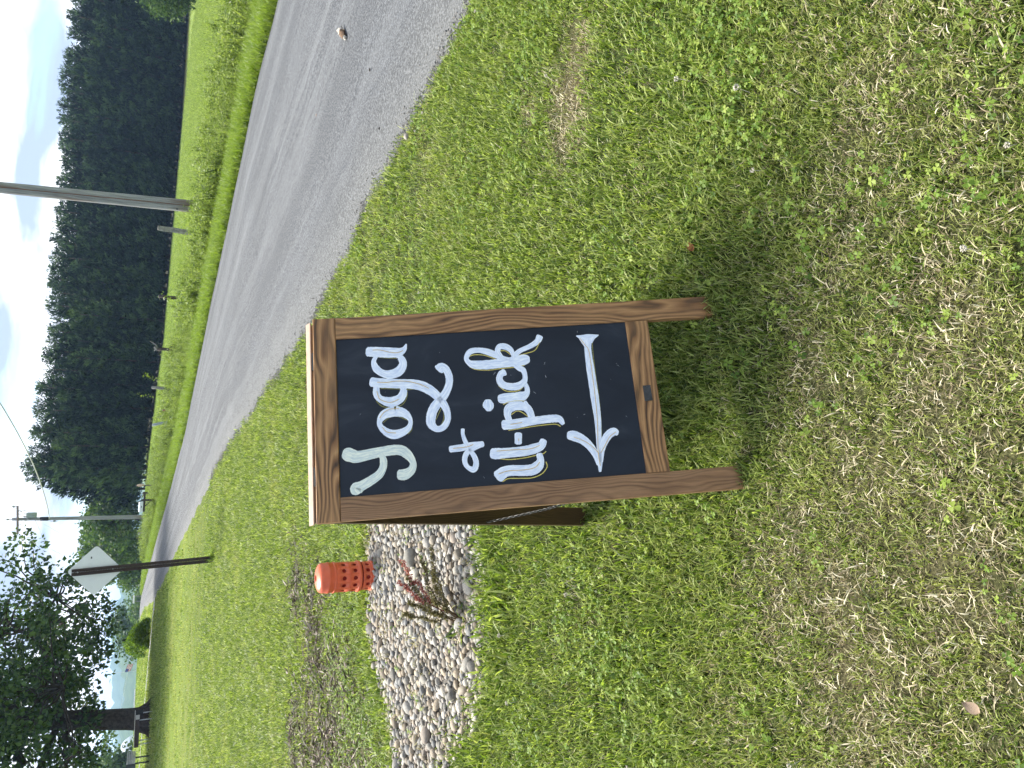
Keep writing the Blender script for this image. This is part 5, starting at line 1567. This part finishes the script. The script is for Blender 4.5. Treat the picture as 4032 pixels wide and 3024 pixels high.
# ------------------------------------------------------------------ litter and loose bits
lt = empty('crumpled_cup', (2.82, 6.43, .045), .9); tag(lt, 'crumpled brown and white paper cup lying on the road', 'litter')
random.seed(3)
b = MB()
ringz = [(-.06, .020), (-.03, .026), (0, .024), (.03, .031), (.05, .034)]
n = 12
for (u, r) in ringz:
    for k in range(n):
        a = 2 * math.pi * k / n; j = random.uniform(.7, 1.15)
        b.v.append((u + random.uniform(-.005, .005), r * j * math.cos(a), .03 + r * .75 * j * math.sin(a))); b.uv.append((0, 0))
for i in range(4):
    for k in range(n):
        k2 = (k + 1) % n; b.f.append((i * n + k, (i + 1) * n + k, (i + 1) * n + k2, i * n + k2))
b.build('cup_wall', simple('brown_card', (.12, .075, .045), .8, .2, 30, .4), lt)
b = MB()
for k in range(7):
    a = k * .9; p = Vector((.055, .025 * math.cos(a), .03 + .02 * math.sin(a)))
    b.quad((p, p + Vector((.012, .018, .012)), p + Vector((.05, random.uniform(-.02, .03), random.uniform(-.01, .03))), p + Vector((.03, -.022, .004))))
b.ball((.055, 0, .028), (.02, .02, .018), 10, 6, .25); b.build('torn_rim', simple('white_card', (.4, .37, .32), .8, .2, 40, .1), lt)
b = MB(); b.ball((-.075, 0, .024), (.024, .018, .016), 9, 6, .25); b.build('cup_base', simple('white_card2', (.36, .33, .28), .8, .2), lt)
def loose(name, x, y, r, col, label, seed):
    me = ico(seed); me.materials.append(M['stone']); o = bpy.data.objects.new(name, me)
    o.location = (x, y, tz(x, y) + .05); o.scale = (r * 1.3, r, r * .8); o.color = (*col, 1); tag(link(o), label, 'stone', 'loose stones on the road')
loose('road_stone', 2.25, 5.6, .009, (.05, .045, .04), 'dark pebble on the road nearest the crumpled cup', 901)
loose('road_stone', 2.45, 7.45, .014, (.16, .11, .09), 'small brownish stone on the road beyond the crumpled cup', 902)
loose('road_stone', 1.72, 5.25, .008, (.05, .05, .05), 'tiny dark stone near the grass edge of the road', 903)
loose('edge_rock', 1.5, 4.62, .018, (.28, .25, .22), 'pale chip of rock at the road edge', 904)
def leaf(name, x, y, z, s_, rz, mat, label):
    V, Fc = [], []
    n = 7
    for i in range(n + 1):
        u = i / n; w = .36 * math.sin(math.pi * u ** .8) * (1 - .2 * u)
        V += [(u - .5, -w, .18 * u * u), (u - .5, 0, .18 * u * u - .07), (u - .5, w, .18 * u * u + .03)]
    for i in range(n):
        k = 3 * i; Fc += [(k, k + 1, k + 4, k + 3), (k + 1, k + 2, k + 5, k + 4)]
    o = mesh_obj(name, np.array(V), Fc, mat, None, True); o.location = (x, y, z); o.scale = (s_, s_, s_); o.rotation_euler = (.2, -.3, rz)
    tag(o, label, 'leaf')
leaf('fallen_leaf', .44, 1.83, .03, .034, .5, simple('brown_leaf', (.20, .075, .03), .7, .2, 40, .3), 'curled red-brown leaf in the grass right of the board')
leaf('fallen_leaf', -.57, .92, .022, .034, 1.2, simple('tan_leaf', (.26, .19, .135), .7, .2, 40, .2), 'pale tan leaf in the dry grass at lower left')

# ------------------------------------------------------------------ the hazy air
b = MB(); b.box((-2900, -350, -60), (5800, 0, 0), (0, 4800, 0), (0, 0, 100))
hz = b.build('haze', None)
hz.data.materials.append(bpy.data.materials.new('hazy_air'))
hmt = hz.data.materials[0]; hmt.use_nodes = True; hmt.node_tree.nodes.clear()
pvn = hmt.node_tree.nodes.new('ShaderNodeVolumePrincipled'); pvn.inputs['Density'].default_value = .0003; pvn.inputs['Color'].default_value = (.42, .64, 1.0, 1); pvn.inputs['Anisotropy'].default_value = .2
oo = hmt.node_tree.nodes.new('ShaderNodeOutputMaterial'); hmt.node_tree.links.new(pvn.outputs[0], oo.inputs['Volume'])
tag(hz, 'pale summer haze in the air over the valley', 'haze', kind='stuff')
